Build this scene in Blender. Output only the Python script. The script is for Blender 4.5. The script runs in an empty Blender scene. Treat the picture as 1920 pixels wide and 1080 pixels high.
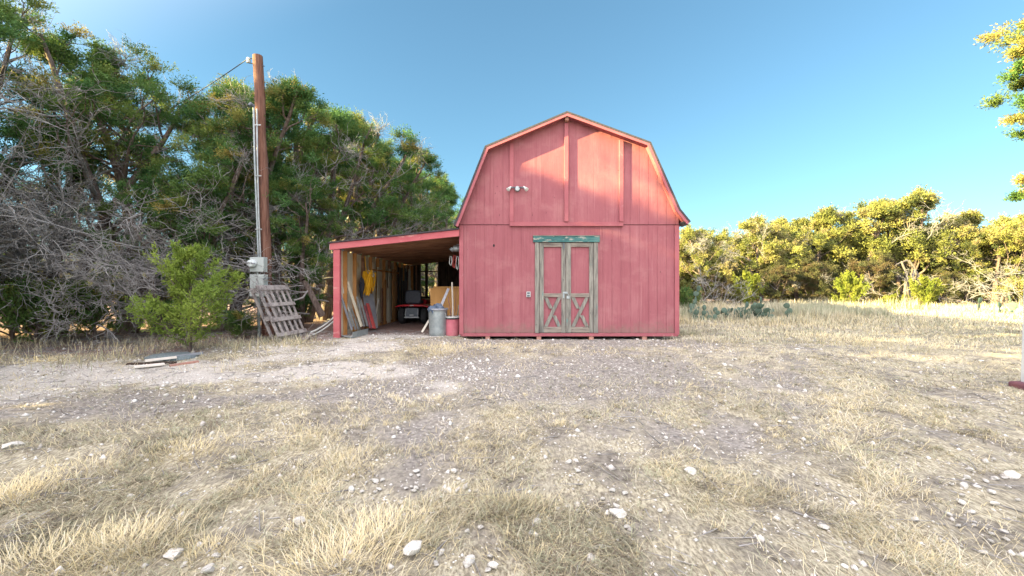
import bpy, math, random
import numpy as np
from math import radians as R, sin, cos, pi, sqrt
from mathutils import Vector, Matrix

S = bpy.context.scene
C = S.collection
F = 805.0            # focal length in photo pixels (1920 wide)
CAMZ = 1.5

# ---------------------------------------------------------------- camera, sky, sun
cam_d = bpy.data.cameras.new('camera'); cam = bpy.data.objects.new('camera', cam_d); C.objects.link(cam)
cam_d.sensor_width = 36; cam_d.lens = F/1920*36; cam_d.clip_end = 2000; cam_d.clip_start = 0.05
cam.location = (0, 0, CAMZ); cam.rotation_euler = (R(90), 0, 0); S.camera = cam

SKY_TINT = (.275, .385, .40); SKY_FILL = (6.0, 5.3, 5.2)
SUN_EL = R(18)
SUN_TO = Vector((-0.95, -0.27, 0)).normalized()     # horizontal direction towards the sun
sun_vec = Vector((SUN_TO.x*cos(SUN_EL), SUN_TO.y*cos(SUN_EL), sin(SUN_EL)))
w = bpy.data.worlds.new('World'); S.world = w; w.use_nodes = True
nt = w.node_tree; nt.nodes.clear()
sky = nt.nodes.new('ShaderNodeTexSky'); sky.sky_type = 'NISHITA'; sky.sun_disc = False
sky.sun_elevation = SUN_EL; sky.sun_rotation = math.atan2(SUN_TO.x, SUN_TO.y)
sky.altitude = 300; sky.air_density = 1.0; sky.dust_density = 0.6; sky.ozone_density = 1.2
bg = nt.nodes.new('ShaderNodeBackground'); bg.inputs[1].default_value = 0.091
wo = nt.nodes.new('ShaderNodeOutputWorld')
# tinted sky plus an added glow above and behind the camera to brighten shade
tint_ = nt.nodes.new('ShaderNodeMixRGB'); tint_.blend_type = 'MULTIPLY'; tint_.inputs[0].default_value = 1
tint_.inputs[2].default_value = (*SKY_TINT, 1); nt.links.new(sky.outputs[0], tint_.inputs[1])
gm_ = nt.nodes.new('ShaderNodeGamma'); gm_.inputs[1].default_value = .8; nt.links.new(tint_.outputs[0], gm_.inputs[0])
t2_ = nt.nodes.new('ShaderNodeMixRGB'); t2_.blend_type = 'MULTIPLY'; t2_.inputs[0].default_value = 1; t2_.inputs[2].default_value = (.80, .935, .985, 1)
nt.links.new(gm_.outputs[0], t2_.inputs[1])
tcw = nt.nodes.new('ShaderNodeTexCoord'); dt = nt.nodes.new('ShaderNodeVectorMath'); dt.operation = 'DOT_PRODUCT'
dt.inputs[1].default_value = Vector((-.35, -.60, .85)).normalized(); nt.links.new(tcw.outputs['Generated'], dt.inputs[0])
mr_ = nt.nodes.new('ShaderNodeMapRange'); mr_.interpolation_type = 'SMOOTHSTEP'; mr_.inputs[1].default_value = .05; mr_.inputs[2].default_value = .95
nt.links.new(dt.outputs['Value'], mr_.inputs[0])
fill_ = nt.nodes.new('ShaderNodeMixRGB'); fill_.blend_type = 'MULTIPLY'; fill_.inputs[0].default_value = 1; fill_.inputs[2].default_value = (*SKY_FILL, 1)
nt.links.new(mr_.outputs[0], fill_.inputs[1])
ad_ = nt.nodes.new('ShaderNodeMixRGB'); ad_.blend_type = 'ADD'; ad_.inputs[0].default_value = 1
nt.links.new(t2_.outputs[0], ad_.inputs[1]); nt.links.new(fill_.outputs[0], ad_.inputs[2])
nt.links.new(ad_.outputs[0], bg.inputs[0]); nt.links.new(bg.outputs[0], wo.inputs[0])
sl = bpy.data.lights.new('sun', 'SUN'); sl.energy = 5.0; sl.angle = R(0.6); sl.color = (1.0, 0.80, 0.34)
so = bpy.data.objects.new('sun', sl); C.objects.link(so)
so.rotation_euler = sun_vec.to_track_quat('Z', 'Y').to_euler(); so.location = (-30, -10, 20)
S.view_settings.view_transform = 'Standard'; S.view_settings.look = 'None'
S.view_settings.gamma = 1; S.view_settings.exposure = 3.0
S.render.engine = 'CYCLES'

# ---------------------------------------------------------------- helpers
def P(px, py, Y):
    return Vector(((px-960)/F*Y, Y, CAMZ+(540-py)/F*Y))

def _h(n):
    n = np.asarray(n, dtype=np.float64)
    s = np.sin(n*127.1)*43758.5453
    return s-np.floor(s)

def vnoise(x, y, seed=0.0):
    x = np.asarray(x, float); y = np.asarray(y, float)
    xi = np.floor(x); yi = np.floor(y); fx = x-xi; fy = y-yi
    fx = fx*fx*(3-2*fx); fy = fy*fy*(3-2*fy)
    def g(a, b): return _h(a*1.0+b*57.31+seed*13.7)
    return ((g(xi, yi)*(1-fx)+g(xi+1, yi)*fx)*(1-fy)+(g(xi, yi+1)*(1-fx)+g(xi+1, yi+1)*fx)*fy)

def gz(x, y):
    x = np.asarray(x, float); y = np.asarray(y, float)
    t = np.clip(y/9.5, 0, 1); b = 0.40*t*t*(3-2*t)
    n = (vnoise(x*0.6, y*0.6, 1)-.5)*0.07+(vnoise(x*1.9, y*1.9, 2)-.5)*0.035+(vnoise(x*6, y*6, 3)-.5)*0.012
    # calmer under and just before the barn
    calm = np.clip((np.abs(x-0.0)-5)/2, 0, 1)
    calm = np.maximum(calm, np.clip((8.6-y)/2, 0, 1))
    pit = np.clip((y-9.1)/.4, 0, 1)*np.clip((x+1.15)/.3, 0, 1)*np.clip((3.9-x)/.3, 0, 1)*np.clip((17-y)/.5, 0, 1)
    return b+n*(0.35+0.65*calm)*(1-.7*pit)-.07*pit

ROOT = {}      # object name -> inverse of its thing's matrix (numpy 4x4)
def tag(o, label=None, cat=None, group=None, kind=None):
    if label: o['label'] = label
    if cat: o['category'] = cat
    if group: o['group'] = group
    if kind: o['kind'] = kind
    return o

def thing(name, label, cat, loc=(0, 0, 0), rz=0.0, group=None):
    o = bpy.data.objects.new(name, None); C.objects.link(o)
    o.location = loc; o.rotation_euler = (0, 0, rz); o.empty_display_size = 0.2
    ROOT[o.name] = np.linalg.inv(np.array(Matrix.Translation(Vector(loc)) @ Matrix.Rotation(rz, 4, 'Z')))
    return tag(o, label, cat, group)

def np_obj(name, V, Fs, m, parent=None, tint=None, smooth=False, origin=None):
    """V (n,3); Fs list of (k, nverts) int arrays"""
    V = np.asarray(V, dtype=np.float64).reshape(-1, 3)
    if parent is not None:
        Mi = ROOT[parent.name]; V = V @ Mi[:3, :3].T + Mi[:3, 3]
    elif origin is not None:
        V = V-np.asarray(origin, float)
    me = bpy.data.meshes.new(name)
    me.vertices.add(len(V)); me.vertices.foreach_set('co', V.astype(np.float32).ravel())
    idx = np.concatenate([f.ravel() for f in Fs]).astype(np.int32)
    tot = np.concatenate([np.full(len(f), f.shape[1], np.int32) for f in Fs])
    st = np.concatenate([[0], np.cumsum(tot)[:-1]]).astype(np.int32)
    me.loops.add(len(idx)); me.loops.foreach_set('vertex_index', idx)
    me.polygons.add(len(tot)); me.polygons.foreach_set('loop_start', st)
    try: me.polygons.foreach_set('loop_total', tot)
    except Exception: pass
    if smooth: me.polygons.foreach_set('use_smooth', np.ones(len(tot), bool))
    if tint is not None:
        a = me.attributes.new('tint', 'FLOAT', 'POINT'); a.data.foreach_set('value', np.asarray(tint, np.float32))
    me.update(calc_edges=True); me.validate()
    me.materials.append(m)
    o = bpy.data.objects.new(name, me); C.objects.link(o)
    if parent is not None:
        o.parent = parent; ROOT[o.name] = ROOT[parent.name]
    elif origin is not None:
        o.location = origin
    return o

class MB:
    def __init__(s): s.v = []; s.f = []
    def add(s, vs, fs):
        n = len(s.v); s.v += [tuple(v) for v in vs]; s.f += [tuple(i+n for i in f) for f in fs]; return s
    def box(s, x0, x1, y0, y1, z0, z1):
        v = [(x0,y0,z0),(x1,y0,z0),(x1,y1,z0),(x0,y1,z0),(x0,y0,z1),(x1,y0,z1),(x1,y1,z1),(x0,y1,z1)]
        return s.add(v, [(0,3,2,1),(4,5,6,7),(0,1,5,4),(1,2,6,5),(2,3,7,6),(3,0,4,7)])
    def obox(s, c, ax, ay, az):
        """box with centre c and three half-axis vectors"""
        c, ax, ay, az = Vector(c), Vector(ax), Vector(ay), Vector(az)
        v = [c+ax*i+ay*j+az*k for k in (-1, 1) for i, j in ((-1,-1),(1,-1),(1,1),(-1,1))]
        return s.add(v, [(0,3,2,1),(4,5,6,7),(0,1,5,4),(1,2,6,5),(2,3,7,6),(3,0,4,7)])
    def bar(s, a, b, wd, th, side=(0, 0, 1)):
        """board from a to b, width wd across (perp. to `side`), thickness th along side"""
        a, b = Vector(a), Vector(b); d = (b-a); n = Vector(side); n = (n-d.normalized()*n.dot(d.normalized())).normalized()
        x = d.normalized().cross(n)
        return s.obox((a+b)/2, d/2, x*wd/2, n*th/2)
    def prism_y(s, poly, y0, y1):
        """polygon in (x,z) extruded along y"""
        n = len(poly)
        v = [(x, y0, z) for x, z in poly]+[(x, y1, z) for x, z in poly]
        f = [tuple(range(n)), tuple(range(2*n-1, n-1, -1))]
        f += [(i, i+n, (i+1) % n+n, (i+1) % n) for i in range(n)]
        return s.add(v, f)
    def tube(s, pts, rad, n=8, cap=True):
        pts = [Vector(p) for p in pts]; m = len(pts)
        if not hasattr(rad, '__len__'): rad = [rad]*m
        rings = []
        up = Vector((0, 0, 1))
        for i, p in enumerate(pts):
            d = (pts[min(i+1, m-1)]-pts[max(i-1, 0)]).normalized()
            if i == 0:
                u = up if abs(d.z) < .9 else Vector((1, 0, 0))
                a = d.cross(u).normalized()
            else:
                a = (a-d*a.dot(d)).normalized()
            b = d.cross(a)
            rings.append([p+(a*cos(2*pi*k/n)+b*sin(2*pi*k/n))*rad[i] for k in range(n)])
        v = [q for r in rings for q in r]; f = []
        for i in range(m-1):
            for k in range(n):
                f.append((i*n+k, i*n+(k+1) % n, (i+1)*n+(k+1) % n, (i+1)*n+k))
        if cap: f += [tuple(range(n-1, -1, -1)), tuple(range((m-1)*n, m*n))]
        return s.add(v, f)
    def lathe(s, prof, c=(0, 0, 0), n=32, axis='z', sx=1, sy=1):
        v = []; f = []; m = len(prof)
        for r, z in prof:
            for k in range(n):
                a = 2*pi*k/n
                q = (r*cos(a)*sx, r*sin(a)*sy, z)
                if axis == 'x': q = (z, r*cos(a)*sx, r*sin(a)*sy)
                if axis == 'y': q = (r*cos(a)*sx, z, r*sin(a)*sy)
                v.append((q[0]+c[0], q[1]+c[1], q[2]+c[2]))
        for i in range(m-1):
            for k in range(n):
                f.append((i*n+k, i*n+(k+1) % n, (i+1)*n+(k+1) % n, (i+1)*n+k))
        return s.add(v, f)
    def build(s, name, m, parent=None, smooth=False, bevel=0, origin=None):
        V = np.array(s.v)
        if parent is not None:
            Mi = ROOT[parent.name]; V = V @ Mi[:3, :3].T + Mi[:3, 3]
        elif origin is not None: V = V-np.array(origin)
        me = bpy.data.meshes.new(name); me.from_pydata([tuple(q) for q in V], [], s.f); me.validate()
        me.materials.append(m)
        if smooth:
            me.polygons.foreach_set('use_smooth', [True]*len(me.polygons))
            try: me.set_sharp_from_angle(angle=R(40))
            except Exception: pass
        o = bpy.data.objects.new(name, me); C.objects.link(o)
        if parent is not None: o.parent = parent; ROOT[o.name] = ROOT[parent.name]
        elif origin is not None: o.location = origin
        if bevel:
            b = o.modifiers.new('bevel', 'BEVEL'); b.width = bevel; b.segments = 2; b.limit_method = 'ANGLE'
        return o

def copy_tree(o, parent=None):
    c = o.copy(); C.objects.link(c); c.parent = parent
    for ch in o.children: copy_tree(ch, c)
    return c

# ---------------------------------------------------------------- materials
def mat(name, cols, scale=5.0, stretch=(1, 1, 1), rough=0.85, bump=0.0, bscale=None, metal=0.0,
        detail=6, lo=0.35, hi=0.65, spots=None, translucent=0.0, tint=None, coord='Object', streak=None):
    m = bpy.data.materials.new(name); m.use_nodes = True; t = m.node_tree; N = t.nodes; L = t.links
    b = N['Principled BSDF']; b.inputs['Roughness'].default_value = rough; b.inputs['Metallic'].default_value = metal
    b.inputs['Specular IOR Level'].default_value = 0.25 if not metal else 0.5
    if coord == 'World':
        tc = N.new('ShaderNodeNewGeometry').outputs['Position']
    else:
        tc = N.new('ShaderNodeTexCoord').outputs[coord]
    mp = N.new('ShaderNodeMapping'); mp.inputs['Scale'].default_value = stretch; L.new(tc, mp.inputs[0])
    n = N.new('ShaderNodeTexNoise'); n.inputs['Scale'].default_value = scale; n.inputs['Detail'].default_value = detail
    n.inputs['Roughness'].default_value = 0.65
    L.new(mp.outputs[0], n.inputs['Vector'])
    r = N.new('ShaderNodeValToRGB'); L.new(n.outputs['Fac'], r.inputs[0])
    e = r.color_ramp.elements
    k = len(cols)
    e[0].position = lo; e[0].color = (*cols[0], 1); e[1].position = hi; e[1].color = (*cols[-1], 1)
    for i in range(1, k-1):
        q = r.color_ramp.elements.new(lo+(hi-lo)*i/(k-1)); q.color = (*cols[i], 1)
    out = r.outputs[0]
    if tint:   # per-clump attribute that moves the colour between given tints
        a = N.new('ShaderNodeAttribute'); a.attribute_name = 'tint'
        r2 = N.new('ShaderNodeValToRGB'); L.new(a.outputs['Fac'], r2.inputs[0])
        e2 = r2.color_ramp.elements; e2[0].color = (*tint[0], 1); e2[1].color = (*tint[-1], 1)
        for i in range(1, len(tint)-1):
            q = e2.new(i/(len(tint)-1)); q.color = (*tint[i], 1)
        mx = N.new('ShaderNodeMixRGB'); mx.blend_type = 'MULTIPLY'; mx.inputs[0].default_value = 1
        L.new(r2.outputs[0], mx.inputs[1]); L.new(out, mx.inputs[2]); out = mx.outputs[0]
    for sp in (spots or []):    # (colour, scale, threshold, stretch, softness)
        col, sc, th, st, sf = sp
        mp2 = N.new('ShaderNodeMapping'); mp2.inputs['Scale'].default_value = st; mp2.inputs['Location'].default_value = (sc, th*7, 3.3)
        L.new(tc, mp2.inputs[0])
        n2 = N.new('ShaderNodeTexNoise'); n2.inputs['Scale'].default_value = sc; n2.inputs['Detail'].default_value = 5
        n2.inputs['Roughness'].default_value = 0.6
        L.new(mp2.outputs[0], n2.inputs['Vector'])
        mr = N.new('ShaderNodeMapRange'); mr.inputs[1].default_value = th; mr.inputs[2].default_value = th+sf
        L.new(n2.outputs['Fac'], mr.inputs[0])
        mx = N.new('ShaderNodeMixRGB'); L.new(mr.outputs[0], mx.inputs[0]); L.new(out, mx.inputs[1])
        mx.inputs[2].default_value = (*col, 1); out = mx.outputs[0]
    L.new(out, b.inputs['Base Color'])
    if bump:
        n3 = N.new('ShaderNodeTexNoise'); n3.inputs['Scale'].default_value = bscale or scale*3; n3.inputs['Detail'].default_value = 5
        L.new(mp.outputs[0], n3.inputs['Vector'])
        bp = N.new('ShaderNodeBump'); bp.inputs['Strength'].default_value = 1.0; bp.inputs['Distance'].default_value = bump
        L.new(n3.outputs['Fac'], bp.inputs['Height']); L.new(bp.outputs[0], b.inputs['Normal'])
    if translucent:
        tr = N.new('ShaderNodeBsdfTranslucent'); L.new(out, tr.inputs[0])
        ms = N.new('ShaderNodeMixShader'); ms.inputs[0].default_value = translucent
        o = N['Material Output']
        L.new(b.outputs[0], ms.inputs[1]); L.new(tr.outputs[0], ms.inputs[2]); L.new(ms.outputs[0], o.inputs[0])
    return m

PINK = ((.245, .078, .092), (.275, .092, .107), (.31, .118, .13))
M = {}
M['siding'] = mat('barn_paint', PINK, 2.2, (1, 1, .35), .8, .002, 40,
                  spots=[((.25, .085, .098), 9, .60, (6, 6, .5), .12), ((.10, .035, .04), 13, .69, (1, 1, .45), .04),
                         ((.33, .14, .148), 1.3, .53, (1, 1, 1.6), .22), ((.20, .06, .07), 7, .55, (5, 5, .10), .25), ((.37, .17, .18), 8, .60, (6, 6, .08), .2)])
def splash_dirt(m, z0, z1, col):
    # mud splashed on the bottom of the siding, uneven
    t = m.node_tree; N = t.nodes; L = t.links; b = N['Principled BSDF']; src = b.inputs['Base Color'].links[0].from_socket
    g = N.new('ShaderNodeNewGeometry'); sp = N.new('ShaderNodeSeparateXYZ'); L.new(g.outputs['Position'], sp.inputs[0])
    n = N.new('ShaderNodeTexNoise'); n.inputs['Scale'].default_value = 5; n.inputs['Detail'].default_value = 8; n.inputs['Roughness'].default_value = .75; L.new(g.outputs['Position'], n.inputs['Vector'])
    ma = N.new('ShaderNodeMath'); ma.operation = 'MULTIPLY_ADD'; L.new(n.outputs['Fac'], ma.inputs[0]); ma.inputs[1].default_value = -1.0; L.new(sp.outputs['Z'], ma.inputs[2])
    mr = N.new('ShaderNodeMapRange'); mr.inputs[1].default_value = z1-.5; mr.inputs[2].default_value = z0-.5; mr.inputs[3].default_value = 0; mr.inputs[4].default_value = .65; L.new(ma.outputs[0], mr.inputs[0])
    mx = N.new('ShaderNodeMixRGB'); L.new(mr.outputs[0], mx.inputs[0]); L.new(src, mx.inputs[1]); mx.inputs[2].default_value = (*col, 1); L.new(mx.outputs[0], b.inputs['Base Color'])
splash_dirt(M['siding'], .50, .72, (.20, .13, .11))
M['trim'] = mat('barn_trim_paint', ((.28, .082, .098), (.34, .11, .125)), 3, (1, 1, 1), .75, .001, 50,
                spots=[((.26, .11, .11), 14, .68, (1, 1, .6), .08), ((.38, .17, .175), 5, .63, (1, 1, 1), .1)])
M['fascia'] = mat('shed_fascia_paint', ((.38, .085, .10), (.46, .13, .14)), 3, (.4, 1, 1), .75, .001, 50,
                  spots=[((.52, .26, .24), 6, .60, (.5, 1, 1), .12)])
M['shingle'] = mat('roof_shingle', ((.035, .03, .035), (.08, .07, .075)), 30, (1, 1, 1), .95, .004, 60)
M['grey_wood'] = mat('weathered_wood', ((.11, .105, .095), (.20, .19, .165), (.27, .26, .225)), 5, (5, 5, .5), .9, .003, 20,
                     spots=[((.13, .21, .20), 5, .60, (2, 2, .6), .12), ((.09, .075, .07), 20, .66, (1, 1, .3), .06)])
M['grey_wood_h'] = mat('weathered_rail_wood', ((.12, .10, .09), (.22, .19, .16), (.28, .25, .21)), 5, (.5, 5, 5), .9, .003, 20,
                     spots=[((.10, .08, .07), 18, .64, (.3, 1, 1), .06)])
M['teal_wood'] = mat('teal_peeling_paint', ((.03, .09, .09), (.05, .14, .135), (.09, .19, .175)), 6, (.6, 2, 2.5), .85, .003, 20,
                     spots=[((.28, .29, .25), 9, .56, (.5, 1, 2), .05)])
M['pallet'] = mat('pallet_wood', ((.16, .14, .135), (.30, .27, .26), (.38, .35, .33)), 6, (1, 1, 1), .9, .003, 25,
                  spots=[((.12, .09, .09), 12, .64, (1, 1, 1), .08)])
M['pole'] = mat('pole_wood', ((.085, .04, .03), (.16, .075, .052), (.20, .115, .085)), 7, (4, 4, .25), .85, .006, 14,
                spots=[((.06, .03, .03), 10, .60, (3, 3, .15), .1)])
M['stud'] = mat('stud_wood', ((.30, .13, .04), (.45, .21, .07), (.42, .24, .11)), 4, (3, 3, .4), .85, .002, 25)
M['panel_in'] = mat('pale_panel', ((.52, .46, .35), (.66, .60, .48)), 2, (1, 1, .7), .85, .002, 20,
                    spots=[((.55, .33, .10), 1.3, .55, (1, 1, .8), .15), ((.20, .15, .11), 5, .62, (1, 1, .4), .1)])
M['rafter'] = mat('rafter_wood', ((.16, .08, .05), (.30, .16, .10)), 4, (.3, 3, 3), .85, .002, 20)
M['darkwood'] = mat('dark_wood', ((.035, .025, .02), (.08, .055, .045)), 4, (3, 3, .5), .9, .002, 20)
M['ply'] = mat('plywood', ((.42, .22, .07), (.55, .31, .11)), 3, (1, 1, .4), .7, .001, 20)
M['galv'] = mat('galvanised_steel', ((.26, .30, .31), (.36, .40, .41)), 9, (1, 1, 1), .5, .0005, 30, metal=.45)
M['steel'] = mat('steel_strip', ((.30, .32, .33), (.44, .46, .46)), 9, (1, 1, 1), .45, 0, metal=.4)
M['sheet'] = mat('dull_sheet', ((.22, .23, .26), (.32, .33, .36)), 4, (1, 1, 1), .6, .001, 10, metal=.2)
M['white'] = mat('white_plastic', ((.46, .48, .465), (.56, .58, .56)), 8, (1, 1, 1), .5)
M['meter'] = mat('meter_paint', ((.40, .44, .425), (.48, .52, .505)), 8, (1, 1, 1), .5, spots=[((.40, .40, .36), 8, .64, (1, 1, .4), .1)])
M['glass'] = mat('clear_glass', ((.55, .6, .6), (.7, .75, .75)), 8, (1, 1, 1), .15)
M['black'] = mat('black_rubber', ((.015, .015, .017), (.035, .035, .038)), 12, (1, 1, 1), .7)
M['seat'] = mat('black_vinyl', ((.03, .035, .05), (.05, .055, .075)), 9, (1, 1, 1), .45)
M['redpaint'] = mat('mower_red', ((.42, .012, .02), (.50, .02, .03)), 8, (1, 1, 1), .3)
M['greymetal'] = mat('grey_metal', ((.07, .085, .10), (.11, .125, .15)), 8, (1, 1, 1), .5, metal=.3)
M['pinkdrum'] = mat('pink_drum', ((.48, .13, .17), (.56, .20, .23)), 4, (1, 1, 1), .6)
M['redboard'] = mat('red_board', ((.36, .05, .05), (.46, .09, .08)), 6, (1, 1, .5), .7)
M['yellow'] = mat('yellow_rope', ((.70, .33, .01), (.80, .45, .02)), 20, (1, 1, 1), .6)
M['bluebag'] = mat('blue_bag', ((.07, .10, .15), (.13, .17, .24)), 7, (1, 1, 1), .5, .01, 9)
M['stick'] = mat('pale_stick', ((.45, .42, .36), (.62, .58, .50)), 6, (3, 3, .5), .8)
M['brownstick'] = mat('brown_stick', ((.24, .12, .09), (.34, .18, .13)), 6, (3, 3, .5), .8)
M['concrete'] = mat('concrete', ((.28, .26, .22), (.42, .39, .34)), 9, (1, 1, 1), .95, .006, 20)
M['block'] = mat('raw_block_wood', ((.34, .17, .13), (.42, .24, .19)), 9, (3, 3, .5), .9, .003, 20)
M['rock'] = mat('limestone', ((.46, .435, .39), (.64, .615, .56), (.76, .735, .68)), 9, (1, 1, 1), .95, .008, 18,
                spots=[((.34, .30, .25), 5, .60, (1, 1, 1), .12)])
M['gravel'] = mat('gravel_chips', ((.34, .31, .28), (.55, .52, .48), (.72, .70, .66)), 4.5, (1, 1, 1), .95)
M['bark'] = mat('juniper_bark', ((.07, .05, .045), (.14, .105, .09), (.20, .165, .145)), 6, (4, 4, .6), .95, .01, 14)
M['deadwood'] = mat('dead_twigs', ((.17, .16, .155), (.27, .26, .255), (.36, .35, .34)), 3, (1, 1, 1), .95)
GT = ((.052, .125, .040), (.080, .165, .045), (.135, .19, .047), (.32, .25, .075))
M['juniper'] = mat('juniper_foliage', ((.75, .8, .75), (1.15, 1.15, 1.1)), 3, (1, 1, 1), .8, translucent=.25, tint=GT)
M['sapling'] = mat('young_juniper_foliage', ((.8, .85, .8), (1.15, 1.15, 1.1)), 3, (1, 1, 1), .8, translucent=.3,
                   tint=((.15, .23, .045), (.22, .30, .055), (.31, .38, .07)))
M['farleaf'] = mat('sunny_foliage', ((.75, .8, .75), (1.15, 1.15, 1.1)), 1, (1, 1, 1), .8, translucent=.3,
                   tint=((.08, .10, .045), (.17, .185, .055), (.27, .26, .08), (.28, .23, .13)))
M['brownleaf'] = mat('brown_oak_leaves', ((.75, .8, .75), (1.15, 1.15, 1.1)), 1, (1, 1, 1), .8, translucent=.3,
                   tint=((.06, .075, .035), (.10, .095, .045), (.14, .095, .06)))
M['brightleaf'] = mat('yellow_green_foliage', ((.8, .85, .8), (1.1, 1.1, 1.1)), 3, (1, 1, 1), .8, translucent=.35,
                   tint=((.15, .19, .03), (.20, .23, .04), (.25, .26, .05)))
M['cactus'] = mat('prickly_pear_skin', ((.06, .10, .075), (.10, .145, .105)), 6, (1, 1, 1), .7, .004, 30)
M['grey_trunk'] = mat('grey_trunk', ((.10, .09, .085), (.17, .155, .145)), 5, (1, 1, 1), .95)
M['litter'] = mat('leaf_litter', ((.16, .09, .07), (.26, .16, .12)), 8, (1, 1, 1), .95)
M['grass'] = mat('dry_grass', ((.8, .8, .8), (1.1, 1.1, 1.1)), 1.2, (1, 1, 1), .8, translucent=.25,
                 tint=((.22, .175, .13), (.42, .44, .29), (.53, .475, .36), (.72, .61, .35), (.76, .71, .58)))
M['farm_purple'] = mat('shoe_brick', ((.10, .05, .07), (.18, .07, .07)), 9, (1, 1, 1), .8)

# ground: soil, pale gravel track, dark trodden patch, leaf litter under the trees
def ground_mat():
    m = bpy.data.materials.new('clearing_soil'); m.use_nodes = True; t = m.node_tree; N = t.nodes; L = t.links
    b = N['Principled BSDF']; b.inputs['Roughness'].default_value = .95; b.inputs['Specular IOR Level'].default_value = .1
    g = N.new('ShaderNodeNewGeometry').outputs['Position']
    def noise(sc, d=6, rr=.6, st=(1, 1, 1), loc=(0, 0, 0)):
        mp = N.new('ShaderNodeMapping'); mp.inputs['Scale'].default_value = st; mp.inputs['Location'].default_value = loc
        L.new(g, mp.inputs[0])
        n = N.new('ShaderNodeTexNoise'); n.inputs['Scale'].default_value = sc; n.inputs['Detail'].default_value = d
        n.inputs['Roughness'].default_value = rr; L.new(mp.outputs[0], n.inputs['Vector']); return n.outputs['Fac']
    def ramp(x, a, bb, c0, c1):
        r = N.new('ShaderNodeValToRGB'); L.new(x, r.inputs[0]); e = r.color_ramp.elements
        e[0].position = a; e[1].position = bb; e[0].color = (*c0, 1); e[1].color = (*c1, 1); return r.outputs[0]
    def rng(x, a, bb):
        r = N.new('ShaderNodeMapRange'); L.new(x, r.inputs[0]); r.inputs[1].default_value = a; r.inputs[2].default_value = bb
        return r.outputs[0]
    def mix(f, a, bb, mode='MIX'):
        x = N.new('ShaderNodeMixRGB'); x.blend_type = mode
        if isinstance(f, float): x.inputs[0].default_value = f
        else: L.new(f, x.inputs[0])
        for i, q in ((1, a), (2, bb)):
            if isinstance(q, tuple): x.inputs[i].default_value = (*q, 1)
            else: L.new(q, x.inputs[i])
        return x.outputs[0]
    a = N.new('ShaderNodeAttribute'); a.attribute_name = 'track'; track = a.outputs['Fac']
    a = N.new('ShaderNodeAttribute'); a.attribute_name = 'dark'; dark = a.outputs['Fac']
    a = N.new('ShaderNodeAttribute'); a.attribute_name = 'litter'; litter = a.outputs['Fac']
    base = ramp(noise(14, 8, .7), .35, .68, (.11, .096, .078), (.36, .33, .275))
    straw = ramp(noise(60, 4, .6, (1, .35, 1)), .4, .6, (.24, .21, .15), (.52, .475, .35))
    c = mix(rng(noise(2.3, 6, .65), .40, .55), base, straw)
    grav = ramp(noise(38, 6, .75), .35, .66, (.33, .305, .27), (.62, .585, .53))
    c = mix(rng(track, .35, .75), c, grav)
    dk = ramp(noise(22, 7, .7), .35, .68, (.13, .117, .103), (.40, .37, .33))
    c = mix(rng(dark, .35, .8), c, dk)
    lt = ramp(noise(30, 7, .75), .35, .68, (.16, .10, .085), (.36, .26, .22))
    c = mix(rng(litter, .3, .8), c, lt)
    # little pale stones
    v = N.new('ShaderNodeTexVoronoi'); v.inputs['Scale'].default_value = 26; L.new(g, v.inputs['Vector'])
    r = N.new('ShaderNodeMapRange'); L.new(v.outputs['Distance'], r.inputs[0]); r.inputs[1].default_value = .20; r.inputs[2].default_value = .13
    r2 = rng(noise(3.1, 5, .7, loc=(9, 4, 0)), .50, .58)
    mm = N.new('ShaderNodeMath'); mm.operation = 'MULTIPLY'; L.new(r.outputs[0], mm.inputs[0]); L.new(r2, mm.inputs[1])
    c = mix(mm.outputs[0], c, (.80, .78, .74))
    L.new(c, b.inputs['Base Color'])
    n3 = noise(45, 8, .75); bp = N.new('ShaderNodeBump'); bp.inputs['Distance'].default_value = .02; bp.inputs['Strength'].default_value = .9
    L.new(n3, bp.inputs['Height']); L.new(bp.outputs[0], b.inputs['Normal'])
    return m
M['ground'] = ground_mat()

# ---------------------------------------------------------------- ground masks shared by soil and grass
def seg_d(x, y, a, b):
    ax, ay = a; bx, by = b; dx, dy = bx-ax, by-ay
    t = np.clip(((x-ax)*dx+(y-ay)*dy)/(dx*dx+dy*dy), 0, 1)
    return np.hypot(x-ax-t*dx, y-ay-t*dy)
def track_m(x, y):
    d = np.minimum(seg_d(x, y, (-11, 4.2), (-5.2, 5.9)), seg_d(x, y, (-5.2, 5.9), (-3.0, 8.0)))
    d = np.minimum(d, seg_d(x, y, (-3.0, 8.0), (-2.6, 10.5))*1.1)
    d = np.minimum(d, seg_d(x, y, (-5.2, 5.9), (-1.0, 6.2))*1.25)
    d = d+(vnoise(x*1.1, y*1.1, 5)-.5)*1.3+(vnoise(x*3.3, y*3.3, 6)-.5)*.6
    d = d+(vnoise(x*9, y*9, 7)-.5)*.5
    return np.clip(1.35-d*.9, 0, 1)*.85
def dark_m(x, y):
    d = np.sqrt(((x-.9)/2.5)**2+((y-5.9)/1.9)**2)
    d = np.minimum(d, np.sqrt(((x-1.4)/3.0)**2+((y-8.9)/.8)**2))
    d = np.minimum(d, seg_d(x, y, (-5.5, 4.6), (-.8, 5.3))*1.8+.55)
    d = d*.85+(vnoise(x*1.3, y*1.3, 8)-.5)*.9+(vnoise(x*4, y*4, 9)-.5)*.5
    return np.clip(1.5-d, 0, 1)
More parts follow.
